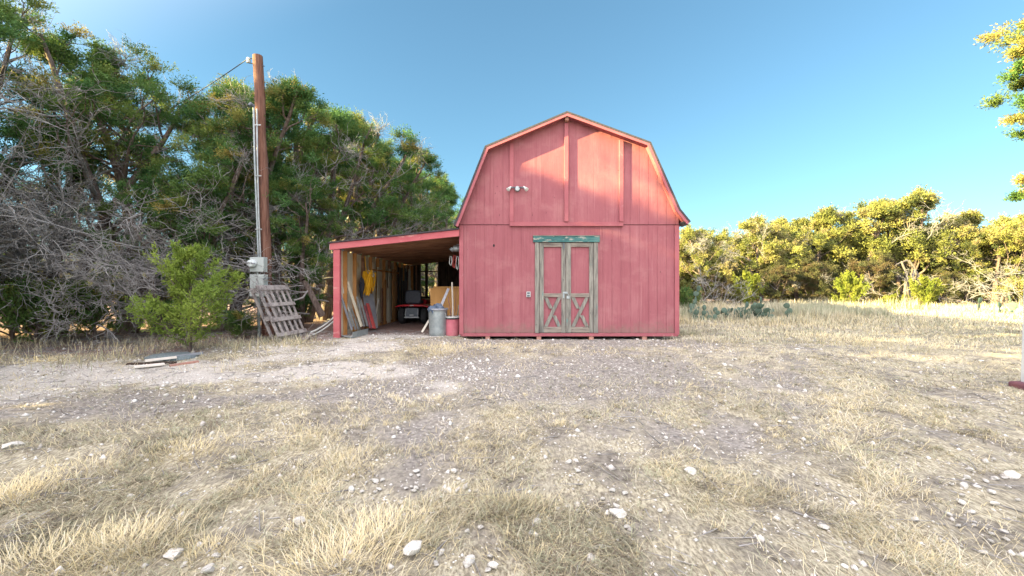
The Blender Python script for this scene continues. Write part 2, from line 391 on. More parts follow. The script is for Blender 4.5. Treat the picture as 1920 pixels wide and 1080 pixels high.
def litter_m(x, y):
    # under the left trees and inside the shed
    e = -4.6-np.clip(8.6-y, -30, 30)*1.15 
    m1 = np.clip((e-x)*.9+(vnoise(x*1.2, y*1.2, 12)-.5)*1.6+.2, 0, 1)*np.clip((y-6.9)*1.2, 0, 1)
    m2 = ((x > -3.9) & (x < 3.7) & (y > 10.2) & (y < 17)).astype(float)*.75
    far = np.clip((y-24)/3, 0, 1)*.8
    return np.maximum(np.maximum(m1, m2), far)

def make_ground():
    xs = np.concatenate([np.linspace(-300, -40, 14)[:-1], np.linspace(-40, -14, 40)[:-1], np.linspace(-14, 16, 330)[:-1],
                         np.linspace(16, 45, 45)[:-1], np.linspace(45, 300, 14)])
    ys = np.concatenate([np.linspace(-200, -12, 10)[:-1], np.linspace(-12, 0, 30)[:-1], np.linspace(0, 14, 190)[:-1], np.linspace(14, 34, 80)[:-1],
                         np.linspace(34, 400, 16)])
    X, Y = np.meshgrid(xs, ys); V = np.stack([X, Y, gz(X, Y)], -1).reshape(-1, 3)
    nx, ny = len(xs), len(ys)
    i = np.arange(nx-1)[None, :]+np.arange(ny-1)[:, None]*nx
    Fq = np.stack([i, i+1, i+nx+1, i+nx], -1).reshape(-1, 4)
    o = np_obj('ground', V, [Fq], M['ground'], smooth=True)
    for nme, fn in (('track', track_m), ('dark', dark_m), ('litter', litter_m)):
        a = o.data.attributes.new(nme, 'FLOAT', 'POINT'); a.data.foreach_set('value', fn(V[:, 0], V[:, 1]).astype(np.float32))
    tag(o, kind='structure')
make_ground()

# ================================================================= BARN
FY = 9.6                      # front face of the barn
BX0, BX1 = -1.168, 3.72
BY1 = 16.8
def PX(px, Y=FY): return (px-960)/F*Y
def PZ(py, Y=FY): return CAMZ+(540-py)/F*Y
KL = (PX(914), PZ(283)); KR = (PX(1211), PZ(276)); AP = (PX(1061), PZ(221))
EL = (PX(862), PZ(419)); ER = (PX(1272), PZ(411))
ZB = PZ(624)                   # bottom of siding
prof = [EL, KL, AP, KR, ER]
def top_z(x):
    for (x0, z0), (x1, z1) in zip(prof[:-1], prof[1:]):
        if x0 <= x <= x1: return z0+(z1-z0)*(x-x0)/(x1-x0)
    return EL[1]

barn = thing('barn', 'pink gambrel barn with weathered grey double doors in the middle of the clearing', 'barn', (1.28, FY, .40))
def siding(m, x0, x1, z0, zf, y, dep=.005, groove=.011, pitch=.203, thick=.03, off=0.0):
    x = x0
    first = math.ceil((x0-off)/pitch)*pitch+off
    edges = [x0]; g = first
    while g < x1-.01:
        if g-x0 > .03: edges.append(g)
        g += pitch
    edges.append(x1)
    brk = [p[0] for p in prof]
    for a, b in zip(edges[:-1], edges[1:]):
        aa = a+(groove/2 if a != x0 else 0); bb = b-(groove/2 if b != x1 else 0)
        pts = [aa]+[q for q in brk if aa < q < bb]+[bb]
        poly = [(aa, z0), (bb, z0)]+[(q, zf(q)) for q in reversed(pts)]
        m.prism_y(poly, y, y+dep)
    # backing sheet
    pts = [x0]+[q for q in brk if x0 < q < x1]+[x1]
    m.prism_y([(x0, z0+.001), (x1, z0+.001)]+[(q, zf(q)-.001) for q in reversed(pts)], y+dep+.0005, y+dep+thick)
ZS = PZ(422)
DX0, DX1, DZ1 = PX(1010.9), PX(1112.8), PZ(455)
lo = MB()
siding(lo, BX0, PX(1003), ZB, lambda x: ZS, FY)
siding(lo, PX(1120.5), BX1, ZB, lambda x: ZS, FY)
siding(lo, PX(1003), PX(1120.5), PZ(444), lambda x: ZS, FY)
lo.box(PX(1003), PX(1120.5), FY+.05, FY+.07, ZB, PZ(444))
front_wall = lo.build('front_wall', M['siding'], barn)
up = MB(); siding(up, EL[0]-.0, ER[0], ZS+.012, lambda x: max(top_z(x), ZS+.02), FY-.012)
gable = up.build('gable_wall', M['siding'], barn)
# side and back walls, floor
sm = MB()
sm.box(BX0+.003, BX0+.045, FY+.045, BY1, ZB, EL[1]-.02); sm.build('side_wall', M['siding'], barn); sm = MB(); sm.box(BX1-.045, BX1-.003, FY+.045, BY1, ZB, ER[1]-.02)
sm.build('side_wall', M['siding'], barn)
bm_ = MB(); bm_.prism_y([(BX0, ZB), (BX1, ZB)]+[(p[0], p[1]-.03) for p in reversed(prof)], BY1+.002, BY1+.04); bm_.build('rear_wall', M['siding'], barn)
fl = MB(); fl.box(BX0+.05, BX1-.05, FY+.08, BY1-.05, ZB-.02, ZB+.02)
fl.box(PX(985), PX(1140), FY+.012, FY+.045, PZ(629.5), ZB-.004)
fl.build('floor_deck', M['darkwood'], barn)
# bottom skirt rail
sk = MB(); sk.box(BX0+.02, BX1-.01, FY-.02, FY+.02, PZ(630.5), PZ(624.6)); sk.build('skirt_rail', M['trim'], barn, bevel=.004)
# corner trims
for a, b in ((BX0-.008, BX0+.085), (BX1-.09, BX1+.008)):
    t_ = MB(); t_.box(a, b, FY-.034, FY-.013, PZ(627), PZ(423)); t_.box(a-.0 if a < 0 else b-.022, a+.022 if a < 0 else b, FY-.0125, FY+.09, PZ(627), PZ(423))
    t_.build('corner_board', M['trim'], barn, bevel=.003)
# loft doors : central batten, two side battens, bottom rail
GY = FY-.012
def batten(px0, px1, zb, zt, name, dy=.04, par=barn):
    b = MB(); b.box(PX(px0), PX(px1), GY-dy, GY-.001, zb, zt); return b.build(name, M['trim'], par, bevel=.003)
LD = MB(); LD.prism_y([(PX(963), PZ(417)), (PX(1059.5), PZ(417)), (PX(1059.5), top_z(PX(1059))-.06), (PX(963), top_z(PX(963))-.09)], GY-.008, GY-.0005)
ld1 = LD.build('loft_door', M['siding'], barn)
LD = MB(); LD.prism_y([(PX(1060.5), PZ(417)), (PX(1160), PZ(417)), (PX(1160), top_z(PX(1160))-.09), (PX(1060.5), top_z(PX(1061))-.06)], GY-.008, GY-.0005)
ld2 = LD.build('loft_door', M['siding'], barn)
batten(1057.5, 1065, PZ(416.5), top_z(PX(1061))-.14, 'loft_batten', .07)
batten(955.5, 963, PZ(416.5), top_z(PX(956))-.05, 'loft_batten', .035)
batten(1160, 1167.5, PZ(416.5), top_z(PX(1167))-.05, 'loft_batten', .06)
batten(955.5, 1167.5, PZ(424.5), PZ(417), 'loft_rail', .045)
# little block at the apex
b = MB(); b.box(PX(1058), PX(1064.5), GY-.16, GY-.002, PZ(231), PZ(225)); b.build('ridge_block', M['block'], barn)

# roof : shingled skin over the gambrel + rake boards
def off_profile(d, ext=0.0, flare=True):
    """gambrel profile moved outwards by d"""
    pts = [(EL[0]-.055, EL[1]-.085), (EL[0]+.02, EL[1]+.09), KL, AP, KR, (ER[0]-.09, ER[1]+.16), (ER[0]+.14, ER[1]-.12)] if flare else prof
    out = []
    n = len(pts)
    for i in range(n):
        p = Vector((pts[i][0], pts[i][1]))
        nn = Vector((0, 0))
        if i > 0:
            q = Vector(pts[i])-Vector(pts[i-1]); nn += Vector((-q.y, q.x)).normalized()
        if i < n-1:
            q = Vector(pts[i+1])-Vector(pts[i]); nn += Vector((-q.y, q.x)).normalized()
        nn.normalize()
        out.append((p.x+nn.x*d, p.y+nn.y*d))
    return out
def band(m, a, b, y0, y1):
    n = len(a)
    for i in range(n-1):
        m.prism_y([a[i], a[i+1], b[i+1], b[i]], y0, y1)
ROY = FY-.235
r_ = MB(); band(r_, off_profile(.012), off_profile(.058), ROY, BY1+.15); r_.build('roof', M['shingle'], barn)
r2_ = MB(); band(r2_, off_profile(-.02), off_profile(.010), ROY+.03, BY1+.12); r2_.build('roof_deck', M['trim'], barn)
pa = off_profile(-.046); pb = off_profile(.011)
for nm, i0, i1 in (('rake_board', 0, 3), ('rake_board', 3, 6)):
    k_ = MB(); band(k_, pa[i0:i1+1], pb[i0:i1+1], ROY+.004, ROY+.028); k_.build(nm, M['trim'], barn)
# metal eave end, right side
e_ = MB(); e_.obox((ER[0]+.10, FY+.0, ER[1]-.11), (.05, 0, -.035), (0, .18, 0), (.006, 0, .008)); e_.build('eave_flashing', M['greymetal'], barn)

# --- doors
def leaf(x0, x1, sl_, sr_, mirror, lab):
    """one leaf; x in px: outer edges, stile inner edges"""
    D = MB(); D.box(PX(x0)+.003, PX(x1)-.003, FY+.012, FY+.03, PZ(623.4), DZ1-.004)
    d = D.build('door_leaf', M['siding'], barn)
    y0 = FY-.024; y1 = FY+.0115
    def st(a, b_, z0, z1, n, m):
        q = MB(); q.box(PX(a), PX(b_), y0, y1, z0, z1); return q.build(n, m, d, bevel=.004)
    st(x0+.25, sl_, PZ(623.6), DZ1-.004, 'stile', M['grey_wood'])
    st(sr_, x1-.25, PZ(623.6), DZ1-.004, 'stile', M['grey_wood'])
    st(sl_+.1, sr_-.1, PZ(463), DZ1-.006, 'rail', M['grey_wood_h'])
    st(sl_+.1, sr_-.1, PZ(557), PZ(550), 'rail', M['grey_wood_h'])
    st(sl_+.1, sr_-.1, PZ(623.4), PZ(613), 'rail', M['grey_wood_h'])
    za, zb = PZ(612.6), PZ(557.4)
    xa, xb = PX(sl_+.3), PX(sr_-.3)
    wd = .072
    def brace(p, q, n):
        # board clipped between the rails: parallelogram
        (x0_, z0_), (x1_, z1_) = p, q
        L_ = sqrt((x1_-x0_)**2+(z1_-z0_)**2); hw = wd/2*L_/abs(z1_-z0_)
        s = 1 if x1_ > x0_ else -1
        m_ = MB(); m_.prism_y([(x0_, z0_), (x0_+2*hw*s, z0_), (x1_, z1_), (x1_-2*hw*s, z1_)][::s], y0+.006*n+.002, y1-.001-.0*n)
        m_.build('cross_brace', M['grey_wood'], d, bevel=.003)
    brace((xa, za), (xb, zb), 0 if mirror else 1)
    # the crossing brace is let in as two halves
    (x0_, z0_), (x1_, z1_) = (xb, za), (xa, zb)
    m_ = MB()
    L_ = sqrt((x1_-x0_)**2+(z1_-z0_)**2); hw = wd/2*L_/abs(z1_-z0_)
    def cut(t0, t1):
        f = lambda t: (x0_-2*hw*0+(x1_+2*hw-x0_)*t, z0_+(z1_-z0_)*t)
        a0 = f(t0); a1 = f(t1)
        m_.prism_y([(a0[0]-2*hw, a0[1]), (a0[0], a0[1]), (a1[0], a1[1]), (a1[0]-2*hw, a1[1])], y0+.010, y1-.0015)
    cut(0, .385); m_.build('cross_brace', M['grey_wood'], d, bevel=.003)
    m_ = MB(); cut(.615, 1); m_.build('cross_brace', M['grey_wood'], d, bevel=.003)
    return d
d1 = leaf(1011, 1060.6, 1019.3, 1052.6, True, 'l')
d2 = leaf(1061, 1112.5, 1070.3, 1104.6, False, 'r')
for a, b in ((1003, 1010.6), (1113, 1120.6)):
    t_ = MB(); t_.box(PX(a), PX(b), FY-.036, FY+.012, PZ(624.2), PZ(454.6)); t_.build('door_jamb', M['grey_wood'], barn, bevel=.004)
t_ = MB(); t_.box(PX(999.6), PX(1123.6), FY-.055, FY-.001, PZ(454.4), PZ(443)); hd = t_.build('door_header', M['teal_wood'], barn, bevel=.005)
t_ = MB(); t_.box(PX(999), PX(1124), FY-.065, FY-.0015, PZ(442.8), PZ(441.6)); t_.build('drip_cap', M['grey_wood_h'], hd)
# latch, hasp and padlock
lt = MB(); lt.box(PX(1055), PX(1064), FY-.036, FY-.0245, PZ(550.5), PZ(547)); lt.box(PX(1055), PX(1058), FY-.034, FY-.0245, PZ(559), PZ(551))
lt.tube([(PX(1060), FY-.045, PZ(552)), (PX(1062), FY-.06, PZ(550)), (PX(1065), FY-.055, PZ(552)), (PX(1066), FY-.045, PZ(556))], .007, 6)
lt.box(PX(1062), PX(1067.5), FY-.05, FY-.0245, PZ(560), PZ(554.5))
lt.build('latch', M['galv'], d2, bevel=.002)
lt = MB(); lt.box(PX(1055.5), PX(1057.8), FY-.045, FY-.0245, PZ(467), PZ(455.5)); lt.build('slide_bolt', M['greymetal'], d1, bevel=.002)
# outlet box, knot hole
ob = MB(); ob.box(PX(987), PX(994.6), FY-.035, FY-.001, PZ(557), PZ(546.8)); obx = ob.build('outlet_box', M['meter'], barn, bevel=.004)
ob = MB(); ob.box(PX(988.3), PX(993.3), FY-.041, FY-.0355, PZ(551.2), PZ(548)); ob.box(PX(988.3), PX(993.3), FY-.041, FY-.0355, PZ(556), PZ(552.8)); ob.build('outlet_cover', M['greymetal'], obx)
kh = MB(); kh.lathe([(.0001, 0), (.018, 0), (.022, .004)], (PX(926), FY-.004, PZ(460.5)), 10, 'y', sy=1.5); kh.build('knot_hole', M['black'], barn)
# twin flood lamp
fy = GY-.075
fb = MB(); fb.lathe([(.0001, -.045), (.05, -.04), (.062, 0), (.062, .034)], (PX(970), GY-.0345, PZ(355)), 18, 'y'); flood = fb.build('flood_lamp', M['galv'], barn, True)
for s in (-1, 1):
    cx = PX(970)+s*.05
    a = Vector((cx, fy, PZ(354))); e = a+Vector((s*.12, -.03, -.01))
    q = MB(); q.tube([a+Vector((-s*.03, .02, 0)), a+Vector((s*.03, 0, .012)), e], .018, 8); q.build('lamp_arm', M['greymetal'], flood, True)
    dirv = Vector((s*.45, -.55, -.55)).normalized()
    q = MB(); pts = [e-dirv*.06, e-dirv*.02, e+dirv*.03, e+dirv*.07, e+dirv*.078]
    q.tube(pts, [.018, .025, .034, .046, .024], 14); q.build('lamp_head', M['white'], flood, True)
# wooden support blocks on flat stones
for i, (px, top, bot) in enumerate(((914.5, 630, 636), (1010.5, 630, 637), (1109, 630, 637), (1208.5, 630, 637))):
    q = MB(); q.box(PX(px-4.3), PX(px+4.3), FY-.005, FY+.30, PZ(bot), PZ(top+.7)); q.build('support_block', M['block'], barn, bevel=.004)
    z = PZ(bot)
    w_ = (.10, .09, .19, .19)[i]
    q = MB()
    ring = []; rr = random.Random(40+i)
    n = 11; v = []
    for lvl, (sc, zz) in enumerate(((1.02, -.06), (1.0, -.012), (.94, -.001))):
        for k in range(n):
            a = 2*pi*k/n; j = 1+.13*math.sin(k*2.3+i)
            v.append((PX(px)+cos(a)*w_*sc*j, FY+.08+sin(a)*.2*sc*j, z+zz))
    f = [tuple(range(2*n, 3*n))]+[(l*n+k, l*n+(k+1) % n, (l+1)*n+(k+1) % n, (l+1)*n+k) for l in range(2) for k in range(n)]
    q.add(v, f); q.build('footing_stone', M['concrete'], barn)

# ================================================================= LEAN-TO SHED
shed = thing('lean_to_shed', 'open lean-to shed with pink fascia and post against the left side of the barn', 'shed', (-2.6, FY, .40))
SY = 9.5
SXL, SXR = PX(618, SY), BX0-.004
ZL_, ZR_ = PZ(456, SY), PZ(430, SY)
def srz(x): return ZL_+(ZR_-ZL_)*(x-SXL)/(SXR-SXL)
q = MB(); q.prism_y([(SXL, srz(SXL)-.15), (SXR, srz(SXR)-.15), (SXR, srz(SXR)-.006), (SXL, srz(SXL)-.006)], SY, SY+.04); q.build('fascia_board', M['fascia'], shed, bevel=.003)
q = MB(); q.box(SXL-.006, SXL-.0005, SY+.002, SY+.07, srz(SXL)-.15, srz(SXL)-.02); q.build('bracket', M['steel'], shed)
q = MB(); q.prism_y([(SXL-.03, srz(SXL-.03)+.0), (SXR, srz(SXR)), (SXR, srz(SXR)+.03), (SXL-.03, srz(SXL-.03)+.03)], SY-.03, BY1); q.build('shed_roof', M['shingle'], shed)
q = MB(); q.prism_y([(SXL+.02, srz(SXL)-.022), (SXR, srz(SXR)-.022), (SXR, srz(SXR)-.002), (SXL+.02, srz(SXL)-.002)], SY+.045, BY1-.02); q.build('roof_sheathing', M['rafter'], shed)
for k in range(12):
    y = SY+.10+k*.61
    q = MB(); q.prism_y([(SXL+.04, srz(SXL+.04)-.145), (SXR, srz(SXR)-.145), (SXR, srz(SXR)-.024), (SXL+.04, srz(SXL+.04)-.024)], y, y+.04); q.build('rafter', M['rafter'], shed)
q = MB(); q.box(PX(625.5, SY), PX(635, SY), SY+.045, SY+.15, .36, srz(-3.9)-.148); q.box(PX(624, SY), PX(636, SY), SY+.02, SY+.0445, .37, srz(-3.9)-.152)
q.build('corner_post', M['fascia'], shed, bevel=.004)
LW = PX(626, SY)      # outer face of left wall
q = MB(); q.box(LW, LW+.016, SY+.16, BY1-.05, .36, srz(LW)-.15); q.build('left_wall', M['panel_in'], shed)
ks = [.02, .62, 1.22, 1.80, 2.42, 3.03, 3.6, 4.3, 4.9, 5.5, 6.1, 6.7]
for k, dy in enumerate(ks):
    q = MB(); q.box(LW+.0165, LW+.105, SY+.45+dy, SY+.49+dy, .40, srz(LW)-.15); q.build('stud', M['stud'] if k % 4 != 2 else M['rafter'], shed)
q = MB(); q.box(LW+.0165, LW+.10, SY+.3, BY1-.1, 1.62, 1.66)
q = MB(); q.box(LW+.017, LW+.11, SY+1.9, BY1-.2, .38, .47); q.box(LW+.10, LW+.13, SY+2.2, SY+5, 1.98, 2.02); q.build('wall_rail', M['stud'], shed)
# odd boards fixed inside (uneven widths, gaps with dark tar paper behind)
rnd = random.Random(5)
y = SY+2.3
while y < BY1-.4:
    wd = rnd.uniform(.10, .26)
    z1 = rnd.choice([1.75, 2.1, 2.2, 1.5]); z0 = rnd.choice([.42, .5, .42])
    q = MB(); q.box(LW+.106, LW+.122, y, y+wd, z0, z1); q.build('wall_board', rnd.choice([M['panel_in'], M['stud'], M['darkwood'], M['rafter']]), shed)
    y += wd+rnd.uniform(.02, .22)
# rear wall with opening
RY = BY1-.06
ox0, ox1, oz0, oz1 = PX(789, RY), PX(821, RY), PZ(556, RY), PZ(490, RY)
q = MB(); q.box(LW+.02, ox0, RY, RY+.03, .36, srz(LW)-.03); q.box(ox1, SXR, RY, RY+.03, .36, srz(ox1)-.03)
q.box(ox0, ox1, RY, RY+.03, oz1, srz(ox0)-.03); q.box(ox0, ox1, RY, RY+.03, .36, oz0)
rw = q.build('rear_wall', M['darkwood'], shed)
q = MB(); q.box(PX(797.5, RY), PX(802.5, RY), RY-.05, RY-.002, oz0, oz1); q.box(ox0, ox1, RY-.03, RY-.0025, PZ(510, RY), PZ(508, RY)); q.build('window_mullion', M['darkwood'], shed)
for k in range(9):
    x = LW+.2+k*.3
    if ox0-.05 < x < ox1+.02: continue
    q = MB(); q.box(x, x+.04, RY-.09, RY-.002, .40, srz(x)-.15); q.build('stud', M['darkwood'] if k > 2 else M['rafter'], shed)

GI = float(gz(-3, 11))
# ------------------------------------------------- riding mower (seen from behind)
mw = thing('riding_mower', 'red riding mower with black seat parked inside the lean-to', 'mower', (-3.02, 13.2, GI))
mx, my = -3.02, 13.2
g0 = GI+.0
for s in (-1, 1):
    c = (mx+s*.34-.10, my, g0+.25)
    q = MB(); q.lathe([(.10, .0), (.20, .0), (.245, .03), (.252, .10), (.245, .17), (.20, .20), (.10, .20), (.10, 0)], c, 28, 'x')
    wh = q.build('rear_wheel', M['black'], mw, True)
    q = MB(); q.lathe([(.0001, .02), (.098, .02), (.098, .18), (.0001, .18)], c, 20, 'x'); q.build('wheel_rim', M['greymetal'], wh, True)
    c = (mx+s*.36-.06, my+1.15, g0+.17)
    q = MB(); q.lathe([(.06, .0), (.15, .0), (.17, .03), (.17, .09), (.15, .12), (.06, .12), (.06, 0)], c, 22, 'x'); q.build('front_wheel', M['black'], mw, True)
# fender: curved red deck
q = MB()
prof_f = [(-.50, .515), (-.49, .55), (-.40, .585), (-.2, .60), (.2, .60), (.40, .585), (.49, .55), (.50, .515), (.44, .53), (.36, .545), (-.36, .545), (-.44, .53)]
q.prism_y([(mx+a, g0+b) for a, b in prof_f][::-1], my-.27, my+.42)
q.build('fender', M['redpaint'], mw, bevel=.012)
q = MB(); q.lathe([(.0001, 0), (.2, 0), (.2, .002)], (0, 0, 0), 4)
q = MB(); q.box(mx-.20, mx+.20, my-.235, my+.3, g0+.22, g0+.50); q.build('rear_housing', M['greymetal'], mw, bevel=.02)
q = MB(); q.box(mx-.22, mx+.22, my-.30, my-.25, g0+.20, g0+.235); q.box(mx-.06, mx+.06, my-.33, my-.26, g0+.27, g0+.30)
q.tube([(mx-.17, my-.26, g0+.47), (mx-.19, my-.29, g0+.30), (mx-.17, my-.29, g0+.235)], .012, 6); q.tube([(mx+.17, my-.26, g0+.47), (mx+.19, my-.29, g0+.30), (mx+.17, my-.29, g0+.235)], .012, 6)
q.build('hitch_plate', M['steel'], mw, bevel=.004)
# seat
q = MB()
def rrect(cx, cz, w2, h2, r, n=5):
    o = []
    for sx, sz, a0 in ((1, -1, -90), (1, 1, 0), (-1, 1, 90), (-1, -1, 180)):
        for k in range(n+1):
            a = R(a0+90*k/n); o.append((cx+sx*(w2-r)+r*cos(a), cz+sz*(h2-r)+r*sin(a)))
    return o
q.prism_y(rrect(mx, g0+.83, .24, .20, .11), my-.12, my-.02); st_ = q.build('seat_backrest', M['seat'], mw, bevel=.03)
q = MB(); q.prism_y(rrect(mx, g0+.67, .235, .055, .05), my-.06, my+.38); q.build('seat_cushion', M['seat'], mw, bevel=.02)
q = MB(); q.box(mx-.14, mx+.14, my-.02, my+.3, g0+.6005, g0+.62); q.build('seat_bracket', M['black'], mw)
# hood, steering wheel
q = MB(); q.prism_y(rrect(mx, g0+.52, .25, .22, .09), my+.75, my+1.5); q.build('hood', M['redpaint'], mw, bevel=.03)
q = MB(); q.tube([(mx, my+.78, g0+.7), (mx, my+.66, g0+.88)], .02, 8); q.build('steering_column', M['black'], mw)
q = MB(); pts = [(mx+.17*cos(a), my+.66+.17*sin(a)*.8, g0+.89+.17*sin(a)*.5) for a in [2*pi*k/20 for k in range(21)]]; q.tube(pts, .014, 6, False)
q.tube([(mx-.17, my+.66, g0+.89), (mx+.17, my+.66, g0+.89)], .012, 6); q.build('steering_wheel', M['black'], mw, True)
q = MB(); q.box(mx-.46, mx+.46, my+.35, my+.95, g0+.10, g0+.24); q.build('mower_deck', M['black'], mw, bevel=.03)
q = MB(); q.box(mx-.12, mx+.12, my+.2, my+1.3, g0+.25, g0+.34); q.build('chassis', M['black'], mw)
# tail badge: pale oval with no lettering readable in the photo
q = MB(); q.lathe([(.0001, 0), (.06, 0), (.065, .004)], (mx, my-.275, g0+.573), 16, 'y', sy=.22); q.build('badge', M['white'], mw)

# ------------------------------------------------- galvanised bin
bx, by = PX(821, 10.0), 10.0; bz = float(gz(bx, by))
bin_ = thing('trash_can', 'ribbed galvanised trash can stuffed with a dark blue bag by the barn corner', 'trash can', (bx, by, bz))
q = MB(); n = 48; v = []; f = []
lv = [(.185, 0), (.192, .015), (.195, .05), (.198, .055), (.20, .10), (.202, .30), (.207, .33), (.214, .55), (.218, .60), (.226, .615), (.222, .625), (.212, .62), (.205, .50), (.19, .06)]
for j, (r, z) in enumerate(lv):
    for k in range(n):
        a = 2*pi*k/n
        rr = r*(1+(.014 if (k % 2) and 3 < j < 8 else 0))
        v.append((bx+rr*cos(a), by+rr*sin(a), bz-.01+z))
for j in range(len(lv)-1):
    for k in range(n): f.append((j*n+k, j*n+(k+1) % n, (j+1)*n+(k+1) % n, (j+1)*n+k))
f.append(tuple(range((len(lv)-1)*n, len(lv)*n)))
q.add(v, f); q.build('can_body', M['galv'], bin_, True)
q = MB(); q.lathe([(.226, .595), (.240, .60), (.243, .625), (.236, .64), (.222, .632)], (bx, by, bz), 40); q.build('rim', M['sheet'], bin_, True)
q = MB(); q.tube([(bx+.205*cos(-.6), by+.205*sin(-.6), bz+.42), (bx+.25*cos(-.6), by+.25*sin(-.6), bz+.43), (bx+.25*cos(-.6), by+.25*sin(-.6), bz+.52), (bx+.208*cos(-.6), by+.208*sin(-.6), bz+.53)], .008, 6); q.build('handle', M['steel'], bin_)
# crumpled bag inside: lumpy
rnd = random.Random(3)
def lump(cx, cy, cz, rx, ry, rz, seed, n=20, m=12, amp=.25):
    v = []; f = []
    for j in range(m+1):
        th = pi*j/m
        for k in range(n):
            a = 2*pi*k/n
            d = 1+amp*(float(vnoise(3*cos(a)*sin(th)+seed+9, 3*sin(a)*sin(th)+2*cos(th)+9, seed))-.5)*2
            v.append((cx+rx*d*sin(th)*cos(a), cy+ry*d*sin(th)*sin(a), cz+rz*d*cos(th)))
    for j in range(m):
        for k in range(n): f.append((j*n+k, (j+1)*n+k, (j+1)*n+(k+1) % n, j*n+(k+1) % n))
    return v, f
q = MB(); v, f = lump(bx-.02, by, bz+.60, .19, .19, .13, 4, amp=.5); q.add(v, f)
o = q.build('rubbish_bag', M['bluebag'], None, True, origin=(bx, by, bz+.6)); tag(o, 'crumpled dark blue bag bulging out of the trash can', 'bag')
q = MB(); q.bar((bx-.0, by-.05, bz+.50), P(841, 541, 10.2), .06, .02, (0, 1, 0)); o = q.build('plank', M['sheet'], None, origin=(bx, by, bz+.5)); tag(o, 'short grey plank slanting up out of the trash can', 'plank', 'loose boards in and around the shed')
q = MB(); q.bar(P(791, 623, 9.95), P(806, 598, 10.1), .045, .03, (0, 1, 0)); o = q.build('plank', M['stick'], None, origin=tuple(P(791, 623, 9.95))); tag(o, 'short pale plank leaning on the left side of the trash can', 'plank', 'loose boards in and around the shed')

# ------------------------------------------------- pink drum with sticks
dx, dy = -1.40, 10.08; dz = float(gz(dx, dy))
dr = thing('plastic_drum', 'pink drum with white and black rim full of sticks against the barn corner', 'drum', (dx, dy, dz))
q = MB(); q.lathe([(.0001, 0), (.165, 0), (.17, .01), (.172, .12), (.182, .38), (.184, .41), (.172, .41), (.16, .05), (.0001, .05)], (dx, dy, dz), 32); q.build('drum_body', M['pinkdrum'], dr, True)
q = MB(); q.lathe([(.183, .385), (.20, .39), (.20, .412), (.184, .414)], (dx, dy, dz), 32); q.build('black_band', M['black'], dr, True)
q = MB(); q.lathe([(.184, .416), (.204, .418), (.204, .45), (.184, .452), (.18, .41)], (dx, dy, dz), 32); q.build('white_rim', M['white'], dr, True)
for (a, b, r, m, lb) in ((P(849, 606, 10.05), P(847.5, 529, 10.0), .022, 'stick', 'thick whitish stick standing upright in the pink drum'),
                     (P(847, 606, 10.1), P(840, 556, 10.15), .013, 'brownstick', 'thin brown stick leaning left in the pink drum'),
                     (P(855, 606, 10.1), P(860, 572, 10.0), .010, 'galv', 'thin metal rod leaning right in the pink drum'),
                     (P(852, 606, 10.12), P(855, 545, 10.2), .009, 'brownstick', 'thin dark stick behind the thick whitish one in the drum')):
    q = MB(); mid = (a+b)/2+Vector((.01, 0, 0)); q.tube([a, mid, b], [r, r*.9, r*.8], 7); o = q.build('stick', M[m], None, True, origin=tuple(a)); tag(o, lb, 'stick', 'sticks in the pink drum')

# ------------------------------------------------- plywood cabinet
cx0, cx1, cy0 = PX(807, 11.1), BX0-.03, 11.1; cz1 = PZ(540, cy0); cz0 = GI
cb = thing('plywood_cabinet', 'orange plywood cabinet standing behind the trash can', 'cabinet', ((cx0+cx1)/2, cy0+.25, cz0))
q = MB(); q.box(cx0, cx1, cy0, cy0+.018, cz0, cz1-.0185); q.build('front_panel', M['ply'], cb, bevel=.002)
q = MB(); q.box(cx0, cx0+.018, cy0+.0185, cy0+.5, cz0, cz1-.0185); q.box(cx1-.018, cx1, cy0+.0185, cy0+.5, cz0, cz1-.0185); q.box(cx0+.0185, cx1-.0185, cy0+.48, cy0+.5, cz0, cz1-.0185); q.build('side_panel', M['ply'], cb)
q = MB(); q.box(cx0-.015, cx1, cy0-.015, cy0+.52, cz1-.018, cz1); q.build('top_panel', M['ply'], cb, bevel=.002)
q = MB(); q.box(cx0+.05, cx1-.05, cy0+.15, cy0+.40, cz1+.001, cz1+.04); o = q.build('plank', M['ply'], None, bevel=.003, origin=(cx0+.4, cy0+.25, cz1)); tag(o, 'wide thin board lying flat on top of the plywood cabinet', 'plank', 'loose boards in and around the shed')

